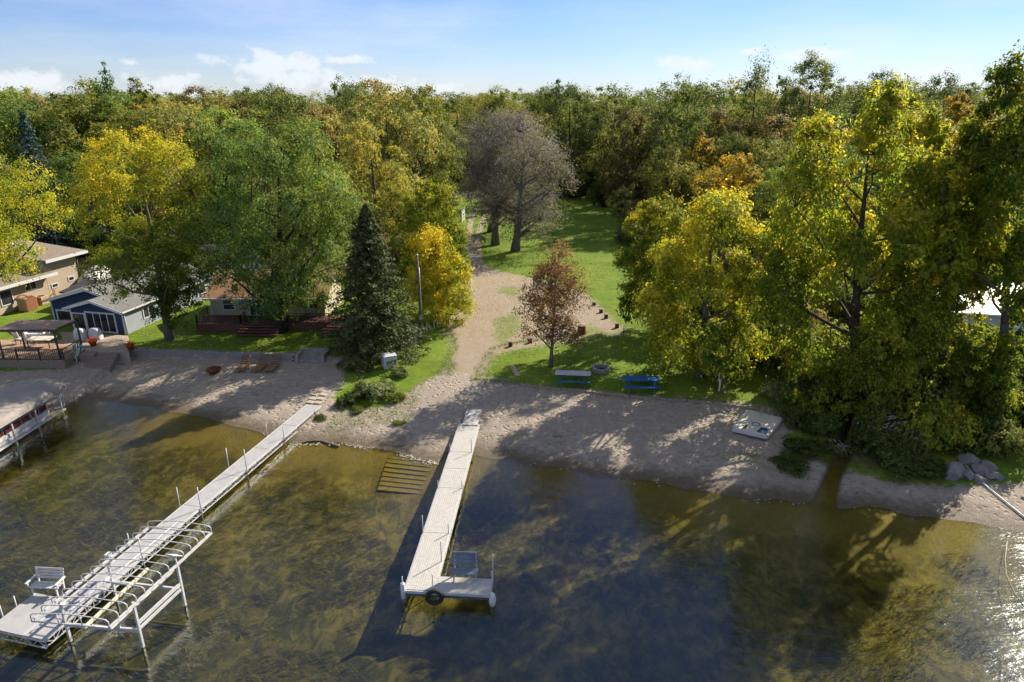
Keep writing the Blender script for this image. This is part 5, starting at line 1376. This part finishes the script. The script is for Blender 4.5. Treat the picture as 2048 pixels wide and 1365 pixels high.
def on_wall(px, py, o, d, n, off=0.0):
    """(x, z) on the vertical plane through o along d, where a photograph pixel falls"""
    r = ray(px, py); P0 = np.array([0, 0, CAM_H]); q = o + n * off
    t_ = ((q - P0[:2]) @ n) / (r[:2] @ n); p = P0 + t_ * r
    return float((p[:2] - o) @ d), float(p[2])
def window(parent, x0, x1, z0, z1, y, ny, cols=2, rows=1, name='window', fr=.09, axis='x'):
    """window in the wall y = const (axis x) or x = const (axis y); ny is the outward side"""
    def bx(a0, a1, b0, b1, d0, d1):
        c = ((a0 + a1) / 2, y + ny * (d0 + d1) / 2, (b0 + b1) / 2); s = (a1 - a0, abs(d1 - d0), b1 - b0)
        if axis == 'y': c = (c[1], c[0], c[2]); s = (s[1], s[0], s[2])
        return c, s
    mb = MB()
    for a0, a1, b0, b1 in ((x0 - fr, x1 + fr, z0 - fr, z0), (x0 - fr, x1 + fr, z1, z1 + fr), (x0 - fr, x0, z0, z1), (x1, x1 + fr, z0, z1)): mb.box(*bx(a0, a1, b0, b1, -.02, .06))
    for k in range(1, cols): xm = x0 + (x1 - x0) * k / cols; mb.box(*bx(xm - .035, xm + .035, z0, z1, -.02, .045))
    for k in range(1, rows): zm = z0 + (z1 - z0) * k / rows; mb.box(*bx(x0, x1, zm - .03, zm + .03, -.02, .042))
    w_ = mb.build(name, M_TRIM, parent)
    for k in range(cols):
        for j in range(rows):
            a0 = x0 + (x1 - x0) * k / cols; a1 = x0 + (x1 - x0) * (k + 1) / cols; b0 = z0 + (z1 - z0) * j / rows; b1 = z0 + (z1 - z0) * (j + 1) / rows
            MB().box(*bx(a0, a1, b0, b1, .004, .018)).build('pane', M_GLASS, w_)
    return w_
def gable_block(parent, x0, x1, y0, y1, zb, ze, xa, za, mf, ms):
    """walls with a gable facing -y and +y, apex at x = xa"""
    for y in (y0, y1): MB().add([(x0, y, zb), (x1, y, zb), (x1, y, ze), (xa, y, za), (x0, y, ze)], [(0, 1, 2, 3, 4)]).build('gable_wall', mf, parent)
    for x, m_ in ((x0, mf), (x1, ms)): MB().box((x + (.0 if x == x0 else 0), (y0 + y1) / 2, (zb + ze) / 2), (.12, y1 - y0 - .004, ze - zb)).build('side_wall', m_, parent)
def gable_roof(parent, x0, x1, xa, ze, za, y0, y1, oh, mat, t_=.16):
    out = []
    for x in (x0, x1):
        s = (ze - za) / (x - xa); xe = x + (oh if x > xa else -oh); zz2 = za + s * (xe - xa)
        out.append(MB().quadslab((xa, y0, za + t_), (xe, y0, zz2 + t_), (xe, y1, zz2 + t_), (xa, y1, za + t_), .10).build('roof_slope', mat, parent))
        MB().quadslab((xa, y0 - .07, za + t_ - .02), (xe, y0 - .07, zz2 + t_ - .02), (xe, y0 - .003, zz2 + t_ - .02), (xa, y0 - .003, za + t_ - .02), .24).build('fascia', M_TRIM, parent)
        MB().box((xe + (.05 if x > xa else -.05), (y0 + y1) / 2, zz2 + t_ - .10), (.09, y1 - y0, .12)).build('gutter', M_TRIM, parent)
    return out
# --- navy cottage
FRc = gp(253, 670)
ax = np.array([.22, .975]); fx = np.array([.975, -.22])
rzB = math.atan2(fx[1], fx[0]); zb = FRc[2]
blue = empty('lake_cottage', (FRc[0], FRc[1], zb), rzB, 'navy cottage with white trim and grey shingle roof behind the shaded deck', 'house')
oB, dB, nB = FRc[:2], fx, ax
def wB(px, py, off=0.0): x, z = on_wall(px, py, oB, dB, nB, off); return x, z - zb
eave = wB(250, 625)[1] + .10; sl = .29; xaF = -2.75; xaR = -4.6; SB = 1.6
gable_block(blue, -5.5, 0, 0, 2.0, 0, eave, xaF, eave - sl * xaF, M_NAVY, M_PALE)
gable_block(blue, -9.2, -.004, SB, 13.0, 0, eave, xaR, eave - sl * xaR, M_NAVY, M_PALE)
gable_roof(blue, -5.5, 0, xaF, eave, eave - sl * xaF, -.45, SB + 3.2, .38, M_RGREY)
gable_roof(blue, -9.2, -.004, xaR, eave, eave - sl * xaR, SB - .5, 13.4, .41, M_RGREY, .175)
x0, z0 = wB(179, 660); x1, z1 = wB(227, 630); window(blue, x0, x1, max(z0, .12), z1, 0, -1, 4, 1, fr=.14)
x0, z0 = wB(152, 658); x1, z1 = wB(167, 629); window(blue, x0, x1, max(.05, z0), z1, 0, -1, 1, 1, 'patio_door', .12)
x0, z0 = wB(124, 662, SB); x1, z1 = wB(144, 624, SB); window(blue, min(x0, -7.6), -5.8, .1, z1, SB, -1, 1, 1, fr=.14)
for y0 in (2.4, 5.4): window(blue, y0, y0 + 1.3, .85, 1.75, .06, 1, 2, 1, axis='y')
for y0 in (8.2, 10.6): window(blue, y0, y0 + .8, .9, 1.75, .06, 1, 1, 1, axis='y')
for (x, y) in ((.0, -.04), (-5.5, -.04), (-9.2, SB - .04)): MB().box((x, y, eave / 2), (.14, .06, eave)).build('corner_board', M_TRIM, blue)
MB().tube([(.12, .05, 0), (.12, .05, eave - .1)], .045, 6).build('downpipe', M_TRIM, blue)
MB().box((-3.2, 7.5, eave + 1.15), (.25, .25, .5)).build('roof_vent', M_RDK, blue)
lo = empty('garden_shed', (FRc[0] + fx[0] * -10.6 + ax[0] * 7.2, FRc[1] + fx[1] * -10.6 + ax[1] * 7.2, zb), rzB, 'low grey roofed shed between the navy cottage and the tan house', 'shed')
MB().box((0, 0, .8), (2.6, 3.0, 1.6)).build('wall', M_PALE, lo); MB().quadslab((-1.6, -1.8, 1.75), (1.6, -1.8, 1.75), (1.6, 1.8, 2.15), (-1.6, 1.8, 2.15), .12).build('roof', M_RDK, lo); MB().box((.2, -1.53, .75), (.8, .05, 1.4)).build('door', M_TRIM, lo)
# --- timber deck with sun roof
dz = 1.62
dfr = gz(128, 722, dz); dfl = (-48.0, dfr[1])
dk = empty('timber_deck', (dfr[0], dfr[1], 0), 0, 'raised timber deck with dark railing under the brown sun roof', 'deck')
DW, DD = 11.5, 5.0
MB().box((-DW / 2, DD / 2, dz - .04), (DW, DD, .08)).build('floor', M_DECKT, dk)
MB().box((-DW / 2, -.03, dz - .50), (DW + .06, .06, .92)).build('front_skirt', plain('grey_skirt', (.22, .17, .13), .8), dk)
MB().box((.03, DD / 2, dz - .50), (.06, DD, .92)).build('side_skirt', MATS['grey_skirt'], dk)
mb = MB()
for k in range(75): mb.box((-DW + .08 + k * .152, .06, dz + .48), (.03, .03, .82))
tag(mb.build('balusters', M_BRONZE, dk), kind='stuff')
for z in (.10, .92): MB().box((-DW / 2, .06, dz + z), (DW, .06, .06)).build('rail', M_BRONZE, dk)
for k in range(7): MB().box((-.06 - k * 1.85, .06, dz + .5), (.09, .09, 1.0)).build('rail_post', M_BRONZE, dk)
MB().bar((-.06, .1, dz + .9), (-.06, 2.6, dz + .9), .06, .06).build('rail', M_BRONZE, dk)
mb = MB()
for k in range(16): mb.box((-.06, .2 + k * .155, dz + .46), (.03, .03, .82))
tag(mb.build('balusters', M_BRONZE, dk), kind='stuff')
az_ = float(at(108, 662, dfr[1] + .3)[2])
sr = empty('sun_roof', (dfr[0], dfr[1], dz), 0, 'flat brown sun roof on slim posts over the timber deck', 'canopy')
cs = [gz(*q, az_) for q in ((107, 661), (152, 642), (36, 642), (-8, 661))]
L4 = [(p[0] - dfr[0], p[1] - dfr[1]) for p in cs]
MB().quadslab(*[(x, y, az_ - dz + .08) for x, y in L4], .05).build('fabric', plain('taupe_fabric', (.24, .18, .15), .85, .15, 0, .12, 1.2, .2), sr)
for i in range(4):
    A, B = L4[i], L4[(i + 1) % 4]; MB().bar((*A, az_ - dz - .05), (*B, az_ - dz - .05), .09, .16).build('beam', M_BRONZE, sr)
for (x, y) in L4: MB().box((x, y, (az_ - dz - .1) / 2), (.11, .11, az_ - dz - .1)).build('post', M_BRONZE, sr)
# patio and steps beside the deck
pt = empty('patio', (dfr[0], dfr[1], 0), 0, 'tan patio slab with broad timber steps down to the beach', 'patio')
pp = [gz(*q, dz) for q in ((128, 690), (186, 705), (243, 703), (257, 702), (256, 672), (120, 664))]
mb = MB(); P2 = [(p[0] - dfr[0], p[1] - dfr[1]) for p in pp]; mb.prism(P2, .5, dz + .004); mb.build('slab', M_PATIO, pt)
sp_ = gz(214, 703, dz)
for k in range(5): MB().box((sp_[0] - dfr[0], sp_[1] - dfr[1] - .25 - .34 * k, dz - .30 - .16 * k), (2.1, .36, .44)).build('step', MATS['grey_skirt'], pt, bevel=.01)
bxp = gz(180, 716, 1.2); o = MB().box((0, 0, .28), (1.25, .8, .75)).build('planter_box', MATS['grey_skirt'], None, (bxp[0], bxp[1], h1(bxp[0], bxp[1])), .02); tag(o, 'grey timber box beside the patio steps', 'box')
def pot(px, py, z, label):
    p = gz(px, py, z); o = empty('flower_pot', p, 0, label, 'flower pot')
    MB().lathe([(0, 0), (.20, 0), (.30, .36), (.33, .36), (.33, .42), (.27, .42), (0, .38)], 14).build('pot', plain('terracotta', (.22, .07, .03), .85) if 'terracotta' not in MATS else MATS['terracotta'], o)
    r_ = np.random.RandomState(4); C = r_.normal(size=(340, 3)) * (.19, .19, .10) + (0, 0, .52); V, Fq = leaf_quads(r_, C, r_.normal(size=(340, 3)) + (0, 0, .6), .10, .9)
    me = mesh_np('flowers', V, Fq); attr(me, 'tint', np.repeat(r_.rand(340), 4)); LM.setdefault('mum', leafmat('flower_petals', [(0, (.05, .08, .02)), (.35, (.45, .06, .02)), (1, (.55, .16, .03))], .3)); link('flowers', me, LM['mum'], o)
pot(187, 692, dz + .01, 'terracotta pot of red flowers at the head of the patio steps'); pot(262, 700, 1.55, 'terracotta pot of orange flowers at the patio corner by the lawn')
def grill(px, py, label):
    p = gz(px, py, dz); o = empty('covered_grill', p, R(-10), label, 'grill', 'covered grills by the navy cottage')
    M_ = MATS.get('grill_cover') or plain('grill_cover', (.52, .53, .55), .7, .3, 0, .15, 2.5, .5, 9)
    mb = MB(); V = []; Fq = []; rings = [(.56, .36, 0), (.55, .35, .45), (.50, .33, .78), (.36, .25, .98), (.12, .1, 1.02)]
    for (a, b, z) in rings:
        for k in range(16):
            A = 2 * math.pi * k / 16; q = (abs(math.cos(A)) ** 4 + abs(math.sin(A)) ** 4) ** -.25 * (1 + .04 * math.sin(k * 3.1 + z * 5)); V.append((a * math.cos(A) * q, b * math.sin(A) * q, z))
    for i in range(4):
        for k in range(16): Fq.append((i * 16 + k, i * 16 + (k + 1) % 16, (i + 1) * 16 + (k + 1) % 16, (i + 1) * 16 + k))
    Fq.append(tuple(64 + k for k in range(16))); mb.add(V, Fq, True); mb.build('cover', M_, o); MB().box((0, 0, .03), (1.0, .6, .05)).build('base', M_DARK, o)
grill(163, 679, 'white covered grill in front of the patio door'); grill(193, 678, 'white covered grill below the four paned window')
def adirondack(px, py, rz, c, label):
    p = gp(px, py); o = empty('adirondack_chair', p, rz, label, 'chair'); m_ = plain('chair_' + label.split()[0], c, .6, .3, 0, .12, 4)
    for k in range(5): MB().bar((-.26 + .13 * k, .18, .30), (-.32 + .16 * k, .58, 1.02 - .05 * abs(k - 2)), .11, .025).build('back_slat', m_, o)
    for k in range(5): MB().box((0, -.32 + .12 * k, .40 - .025 * k), (.56, .10, .025)).build('seat_slat', m_, o)
    for s in (-1, 1):
        MB().box((s * .36, -.05, .60), (.13, .75, .028)).build('armrest', m_, o); MB().box((s * .33, -.36, .30), (.05, .09, .60)).build('leg', m_, o); MB().bar((s * .30, -.30, .36), (s * .30, .60, .02), .04, .12).build('leg', m_, o)
adirondack(158, 714, R(25), (.20, .42, .58), 'blue slatted garden chair beside the timber deck'); adirondack(149, 723, R(10), (.55, .58, .42), 'pale slatted garden chair in front of the blue one')
# deck furniture
tb = gz(85, 693, dz); o = empty('patio_table', (tb[0], tb[1], dz), 0, 'cream patio table under the brown sun roof', 'table')
MB().box((0, 0, .72), (2.1, 1.1, .05)).build('top', plain('cream_table', (.55, .50, .42), .5), o, bevel=.015)
for sx in (-1, 1):
    for sy in (-1, 1): MB().box((sx * .9, sy * .42, .35), (.06, .06, .70)).build('leg', M_BRONZE, o)
def pchair(px, py, rz, label):
    p = gz(px, py, dz); o = empty('patio_chair', (p[0], p[1], dz), rz, label, 'chair', 'cream patio chairs'); m_ = MATS['cream_table']
    MB().box((0, 0, .45), (.55, .55, .06)).build('seat', m_, o, bevel=.01); MB().bar((0, .26, .46), (0, .48, 1.10), .55, .05, (1, 0, 0)).build('backrest', m_, o)
    for sx in (-1, 1):
        for sy in (-1, 1): MB().box((sx * .24, sy * .24, .22), (.04, .04, .44)).build('leg', M_BRONZE, o)
        MB().box((sx * .29, 0, .66), (.05, .5, .03)).build('armrest', M_BRONZE, o)
pchair(58, 692, R(70), 'cream patio chair at the near end of the patio table'); pchair(42, 687, R(80), 'cream patio chair standing apart at the deck railing'); pchair(88, 682, R(0), 'cream patio chair behind the patio table, left one'); pchair(101, 682, R(0), 'cream patio chair behind the patio table, right one')
p = gz(80, 676, dz); o = empty('outdoor_sofa', (p[0], p[1], dz), 0, 'pale curved outdoor sofa under the sun roof', 'sofa')
MB().box((0, 0, .25), (2.2, .8, .45)).build('base', MATS['grill_cover'], o, bevel=.06); MB().box((0, .36, .62), (2.2, .22, .5)).build('backrest', MATS['grill_cover'], o, bevel=.08)
for s in (-1, 1): MB().box((s * 1.05, 0, .50), (.2, .8, .35)).build('armrest', MATS['grill_cover'], o, bevel=.06)
# bicycle-like rack at the cottage side
# --- tan house
Bt, At = gp(166, 579), gp(2, 633)
oT, dT, nT, rzT = frame_of(Bt, At); zt = Bt[2]
nT_in = nT if nT[0] < 0 else -nT; sy = 1 if nT[0] < 0 else -1
tan = empty('tan_house', (Bt[0], Bt[1], zt), rzT, 'tan board sided house with two roof levels behind the navy cottage', 'house')
def wT(px, py): x, z = on_wall(px, py, oT, dT, nT); return x, z - zt
hT = wT(156, 506)[1]; xs_ = wT(93, 560)[0]; hL = wT(2, 575)[1] - .05
MB().box((xs_ / 2, sy * 4.0, hT / 2), (xs_, 8.0, hT)).build('wall', M_TAN, tan)
MB().box((xs_ + 5.5, sy * 4.0 + sy * .01, hL / 2 + .1), (11.0, 8.0, hL + .2)).build('wall', M_TAN, tan)
r_ = MB().quadslab((-.9, -sy * .75, hT + .22), (xs_ + .3, -sy * .75, hT + .22), (xs_ + .3, sy * 8.4, hT + 1.0), (-.9, sy * 8.4, hT + 1.0), .16).build('roof', M_RTAUPE, tan)
MB().box((xs_ / 2 - .3, -sy * .80, hT + .10), (xs_ + 1.2, .08, .32)).build('fascia', M_TRIM, tan)
MB().quadslab((xs_ - .6, -sy * .75, hL + .24), (xs_ + 11.5, -sy * .75, hL + .24), (xs_ + 11.5, sy * 8.4, hL + 1.3), (xs_ + .01, sy * 8.4, hL + 1.3), .16).build('roof', M_RTAUPE, tan)
MB().box((xs_ + 5.2, -sy * .80, hL + .12), (11.9, .08, .30)).build('fascia', M_TRIM, tan)
MB().box((xs_ + .9, sy * 2.4, hT + .7), (.75, .75, 2.4)).build('chimney', plain('chimney_brick', (.30, .20, .15), .9), tan); MB().box((xs_ + .9, sy * 2.4, hT + 1.96), (.9, .9, .12)).build('chimney_cap', M_TRIM, tan)
MB().tube([(.02, -sy * .06, 0), (.02, -sy * .06, hT)], .06, 6).build('downpipe', M_BRONZE, tan)
for (p0, p1, c_) in (((5, 612), (20, 579), 1), ((52, 582), (69, 563), 2), ((105, 576), (114, 567), 1), ((138, 562), (146, 553), 1)):
    xa_, za_ = wT(*p0); xb_, zb_ = wT(*p1)
    if xa_ > xb_: xa_, xb_ = xb_, xa_
    window(tan, xa_, xb_, min(za_, zb_) + .0, max(za_, zb_), 0, -sy, c_, 1, fr=.08)
# toys and things along the tan wall
def toy(px, py): return gp(px, py)
p = toy(58, 620); o = empty('play_house', p, rzT, 'tan plastic play house with a blue slide by the tan wall', 'play house')
M_TOY = plain('tan_plastic', (.46, .30, .16), .6); M_TOYB = plain('blue_plastic', (.02, .16, .26), .5); M_TOYR = plain('brown_plastic', (.24, .10, .05), .6)
for (x, y, w_, d_) in ((-.55, 0, .08, 1.2), (.55, 0, .08, 1.2)): MB().box((x, y, .65), (w_, d_, 1.3)).build('side_panel', M_TOY, o, bevel=.02)
MB().box((0, .58, .65), (1.1, .07, 1.3)).build('back_panel', M_TOYR, o, bevel=.02)
V = []; mb = MB()
for k in range(9): A = math.pi * k / 8; V.append((.55 * math.cos(A), -.58, 1.05 + .45 * math.sin(A)))
mb.tube(V, .07, 6); mb.build('arch', M_TOYR, o); MB().box((0, 0, .75), (1.05, 1.1, .06)).build('platform', M_TOYR, o)
MB().bar((0, -.45, .82), (0, -1.75, .06), .45, .06).build('slide', M_TOYB, o); MB().bar((-.5, .2, 1.35), (.5, .2, 1.35), .12).build('roof_beam', M_TOYR, o)
p = toy(86, 608); o = empty('air_conditioner', p, rzT, 'tan boxed air conditioner against the tan wall', 'air conditioner'); MB().box((0, 0, .42), (.85, .85, .84)).build('casing', M_TOY, o, bevel=.03); MB().lathe([(0, .86), (.32, .86), (.34, .845)], 14).build('fan_grille', M_DARK, o); MB().box((.43, 0, .42), (.02, .7, .6)).build('side_grille', M_TOYR, o)
p = toy(104, 602); o = empty('toy_slide', p, rzT + .5, 'small yellow toy slide against the tan wall', 'toy slide'); MB().bar((0, -.6, .05), (0, .35, .85), .4, .06).build('chute', plain('yellow_plastic', (.55, .36, .04), .5), o); MB().bar((-.16, .4, 0), (-.16, .35, 1.2), .06).build('ladder_post', M_TOYR, o); MB().bar((.16, .4, 0), (.16, .35, 1.2), .06).build('ladder_post', M_TOYR, o)
# covered boat on trailer
p = gp(196, 572); q = gp(240, 548); d = q[:2] - p[:2]
o = empty('covered_boat', p, math.atan2(d[1], d[0]), 'boat on a trailer wrapped in silver tarpaulin behind the tan house corner', 'boat')
mb = MB(); V = []; Fq = []; st_ = [(-2.6, .5, .6, .3), (-2.2, .95, 1.25, .2), (-.8, 1.15, 1.75, .1), (.6, 1.1, 1.9, .1), (1.8, .85, 1.55, .2), (2.7, .35, 1.15, .5), (2.95, .05, 1.0, .7)]
for (x, w_, zt_, zb_) in st_:
    for k in range(9):
        A = math.pi * k / 8; V.append((x, w_ * math.cos(A) * (1 if k not in (0, 8) else .9), zb_ + .35 + (zt_ - zb_) * (math.sin(A) ** .8 if 0 < k < 8 else 0) + .05 * math.sin(k * 7 + x * 3)))
for i in range(len(st_) - 1):
    for k in range(8): Fq.append((i * 9 + k, i * 9 + k + 1, (i + 1) * 9 + k + 1, (i + 1) * 9 + k))
Fq.append(tuple(range(9))); mb.add(V, Fq, True); mb.build('tarpaulin', plain('silver_tarpaulin', (.46, .44, .43), .45, .5, .2, .25, 2.5, .9, 6), o)
MB().bar((-2.4, 0, .42), (3.6, 0, .42), .10).build('trailer_frame', M_GALV, o)
for s in (-1, 1): MB().lathe([(0, -.09), (.30, -.09), (.33, -.05), (.33, .05), (.30, .09), (0, .09)], 14).build('wheel', M_TYRE, o, (-.6, s * .9, .33)).rotation_euler = (R(90), 0, 0)
# --- yellow cottage with red brown deck
zy = h1(-24, 61); Yf = gz(421, 631, zy + .75)[1]
X0 = at(421, 600, Yf)[0]; X1 = X0 + 10.6
yc = empty('lake_cottage', (X0, Yf, zy), 0, 'cream yellow cottage with brown roof behind the deep green maple', 'house')
ey = float(at(419, 592, Yf)[2]) - zy
MB().box((5.3, 3.6, ey / 2), (10.6, 7.2, ey)).build('wall', M_YEL, yc)
rz_ = ey + 1.55
for x in (0.0, 10.6): MB().add([(x, 0, ey), (x, 7.2, ey), (x, 3.6, rz_)], [(0, 1, 2)]).build('gable_wall', M_YEL, yc)
for (ya, yb) in ((-.55, 3.6), (7.75, 3.6)):
    za_ = ey - .24 + .12
    MB().quadslab((-.5, ya, za_), (11.1, ya, za_), (11.1, yb, rz_ + .12), (-.5, yb, rz_ + .12), .12).build('roof_slope', M_RTAN, yc)
MB().box((5.3, -.60, ey - .18), (11.6, .09, .14)).build('gutter', M_TRIM, yc)
MB().box((7.6, 4.6, rz_ + .3), (.5, .5, 1.1)).build('chimney', MATS['chimney_brick'], yc)
window(yc, 1.15, 2.15, 1.35, 2.35, 0, -1, 1, 2); window(yc, 7.9, 8.9, 1.5, 2.35, 0, -1, 1, 2); window(yc, 9.1, 10.0, 1.5, 2.35, 0, -1, 1, 2)
window(yc, 3.6, 4.7, .80, 2.35, 0, -1, 2, 1, 'patio_door', .12); window(yc, 4.95, 6.05, .80, 2.35, 0, -1, 2, 1, 'patio_door', .12)
for x in (.0, 10.6): MB().box((x, -.02, ey / 2), (.13, .06, ey)).build('corner_board', M_TRIM, yc)
yd = empty('timber_deck', (X0, Yf, zy), 0, 'dark red brown deck with steps in front of the yellow cottage', 'deck')
MB().box((1.6, -1.3, .70), (4.2, 2.55, .08)).build('floor', M_DECKR, yd); MB().box((5.4, -1.2, .703), (3.4, 2.36, .08)).build('floor', M_DECKR, yd); MB().box((9.4, -1.05, .706), (4.5, 2.08, .08)).build('floor', M_DECKR, yd); MB().box((12.6, -1.1, .50), (2.4, 3.4, .08)).build('floor', M_DECKR, yd)
MB().box((1.6, -2.60, .36), (4.2, .05, .66)).build('skirt', M_DECKR, yd); MB().box((9.4, -2.11, .36), (4.5, .05, .66)).build('skirt', M_DECKR, yd)
for k in range(4): MB().box((5.4, -2.6 - .36 * k, .58 - .155 * k), (3.6, .40, .10)).build('step', M_DECKR, yd)
for k in range(3): MB().box((12.4, -3.0 - .36 * k, .38 - .14 * k), (2.6, .40, .10)).build('step', M_DECKR, yd)
MB().box((5.4, -2.7, .2), (3.5, .9, .38)).build('step_carcass', M_DARK, yd)
M_RAIL = plain('dark_wood_rail', (.08, .055, .045), .8)
def rail(x0, y0, x1, y1):
    mb = MB(); m_ = max(2, int(math.hypot(x1 - x0, y1 - y0) / .16))
    for k in range(m_ + 1): f = k / m_; mb.box((x0 + (x1 - x0) * f, y0 + (y1 - y0) * f, 1.14), (.03, .03, .74))
    tag(mb.build('balusters', M_RAIL, yd), kind='stuff'); MB().bar((x0, y0, 1.55), (x1, y1, 1.55), .09, .05).build('rail', M_RAIL, yd)
    for (x, y) in ((x0, y0), (x1, y1)): MB().box((x, y, 1.12), (.10, .10, .92)).build('rail_post', M_RAIL, yd)
rail(-.4, -2.5, 3.6, -2.5); rail(-.4, -2.5, -.4, -.1); rail(7.2, -2.0, 11.5, -2.0); rail(3.6, -2.5, 3.6, -1.4); rail(7.2, -2.0, 7.2, -1.0)
p = (X0 + 9.3, Yf - 1.0, zy + .75); 
for k in range(2):
    o = empty('deck_chair', (p[0] + k * 1.1, p[1], p[2]), 0, ['dark metal chair on the red brown deck, nearer the maple trunk', 'dark metal chair on the red brown deck, nearer the spruce'][k], 'chair', 'dark chairs on the red brown deck')
    MB().box((0, 0, .45), (.6, .5, .04)).build('seat', M_RAIL, o)
    for s in (-1, 1): MB().bar((s * .28, .25, 0), (s * .28, .34, .98), .04).build('leg', M_RAIL, o); MB().bar((s * .28, -.25, 0), (s * .28, -.25, .65), .04).build('leg', M_RAIL, o)
    MB().box((0, .32, .95), (.6, .04, .05)).build('back_rail', M_RAIL, o); MB().box((0, .30, .70), (.6, .03, .04)).build('back_rail', M_RAIL, o)
# --- dark blue outbuilding behind
p = gp(412, 573); o = empty('outbuilding', p, R(-3), 'dark blue outbuilding with white door behind the two cottages', 'shed')
MB().box((1.2, 2.5, 1.2), (6.4, 5.0, 2.4)).build('wall', M_NAVY, o); MB().quadslab((-2.4, -.6, 2.45), (4.9, -.6, 2.45), (4.9, 5.6, 3.6), (-2.4, 5.6, 3.6), .14).build('roof', M_RDK, o); MB().box((1.25, -.64, 2.36), (7.4, .07, .2)).build('fascia', M_TRIM, o)
w_ = window(o, -.45, .35, .15, 2.0, 0, -1, 1, 2, 'door', .10); MB().box((0, -1.2, .08), (3.2, 1.8, .16)).build('stoop', M_PATIO, o)
# --- white building through the cottonwoods
p = gp(1985, 716); o = empty('white_house', (p[0], p[1], p[2]), R(-12), 'white house glimpsed through the cottonwood leaves', 'house')
M_WS = siding('white_siding', (.66, .66, .65), .2, False, .2, .04)
hw_ = float(at(1985, 628, p[1])[2]) - p[2]
MB().box((1.5, 4.0, hw_ / 2), (13, 8, hw_)).build('wall', M_WS, o); MB().quadslab((-5.6, -.7, hw_ + .1), (8.6, -.7, hw_ + .1), (8.6, 4.0, hw_ + 1.6), (-5.6, 4.0, hw_ + 1.6), .14).build('roof', plain('pale_metal_roof', (.66, .67, .68), .5, .4, .1, .06), o)
MB().quadslab((8.6, 8.7, hw_ + .1), (-5.6, 8.7, hw_ + .1), (-5.6, 4.0, hw_ + 1.6), (8.6, 4.0, hw_ + 1.6), .14).build('roof', MATS['pale_metal_roof'], o)
for x in (-3.2, 0, 3.2): window(o, x, x + 1.1, 1.0, 2.1, 0, -1, 2, 1)
MB().box((5.6, -.03, 1.05), (1.0, .06, 2.1)).build('door', M_TRIM, o)
# --- pole, fence scraps, far things
p = gp(843, 677); th = float(at(836, 512, p[1])[2]) - p[2]
o = empty('utility_pole', p, 0, 'tall weathered utility pole between the spruce and the golden tree', 'pole')
MB().tube([(0, 0, -.3), (.02, 0, th * .5), (-.05, 0, th)], [.15, .13, .10], 9).build('shaft', plain('pole_wood', (.17, .135, .105), .9, .1, 0, .3, 6, .5), o)
MB().tube([(.13, -.08, .5), (.10, -.08, th - 1.0)], .03, 6).build('conduit', M_GALV, o); MB().lathe([(0, 0), (.11, 0), (.09, .12), (0, .14)], 10, (-.05, 0, th)).build('cap', M_GALV, o); MB().box((.02, -.16, 2.0), (.25, .14, .4)).build('meter_box', M_GALV, o)
o = empty('board_fence', gp(822, 690), R(70), 'short run of grey fence boards under the spruce by the utility pole', 'fence')
M_FENCE = plain('grey_fence_board', (.20, .17, .14), .9, .1, 0, .3, 5, .4)
for k in range(9): MB().box((.26 * k, .02 * (k % 2), .80 + .05 * math.sin(k * 2.3)), (.20, .03, 1.6)).build('board', M_FENCE, o)
for z in (.4, 1.2): MB().box((1.05, .06, z), (2.4, .05, .09)).build('rail', M_FENCE, o)
o = empty('picket_pile', gp(850, 668), R(62), 'bleached leaning pickets along the edge of the golden tree', 'fence')
M_PICK = plain('bleached_picket', (.50, .46, .40), .85)
for k in range(9): MB().bar((.42 * k, .1 * math.sin(k * 2), -.05), (.42 * k + .25 * math.sin(k * 1.7), .25, .85 + .2 * math.cos(k)), .07, .03).build('picket', M_PICK, o)
o = empty('board_fence', gp(924, 446), R(84), 'pale grey fence panel at the far end of the track', 'fence')
for k in range(9): MB().box((.34 * k, 0, .95), (.30, .04, 1.9)).build('board', plain('pale_fence', (.42, .42, .41), .8) if 'pale_fence' not in MATS else MATS['pale_fence'], o)
for x in (0, 1.3, 2.7): MB().box((x, .07, .95), (.10, .10, 2.0)).build('post', MATS['pale_fence'], o)
sp2 = at(911, 357, 172.0); zs2 = h1(sp2[0], 172.0)
o = empty('white_shed', (sp2[0], 172.0, zs2), R(5), 'small white shed beyond the street above the track', 'shed')
MB().box((0, 2, 1.3), (4.2, 4, 2.6)).build('wall', M_WS, o); MB().quadslab((-2.5, -.4, 2.6), (2.5, -.4, 2.6), (2.5, 2, 3.6), (-2.5, 2, 3.6), .12).build('roof', M_RDK, o); MB().quadslab((2.5, 4.4, 2.6), (-2.5, 4.4, 2.6), (-2.5, 2, 3.6), (2.5, 2, 3.6), .12).build('roof', M_RDK, o); MB().box((.8, -.03, 1.0), (1.0, .06, 2.0)).build('door', M_RDK, o)
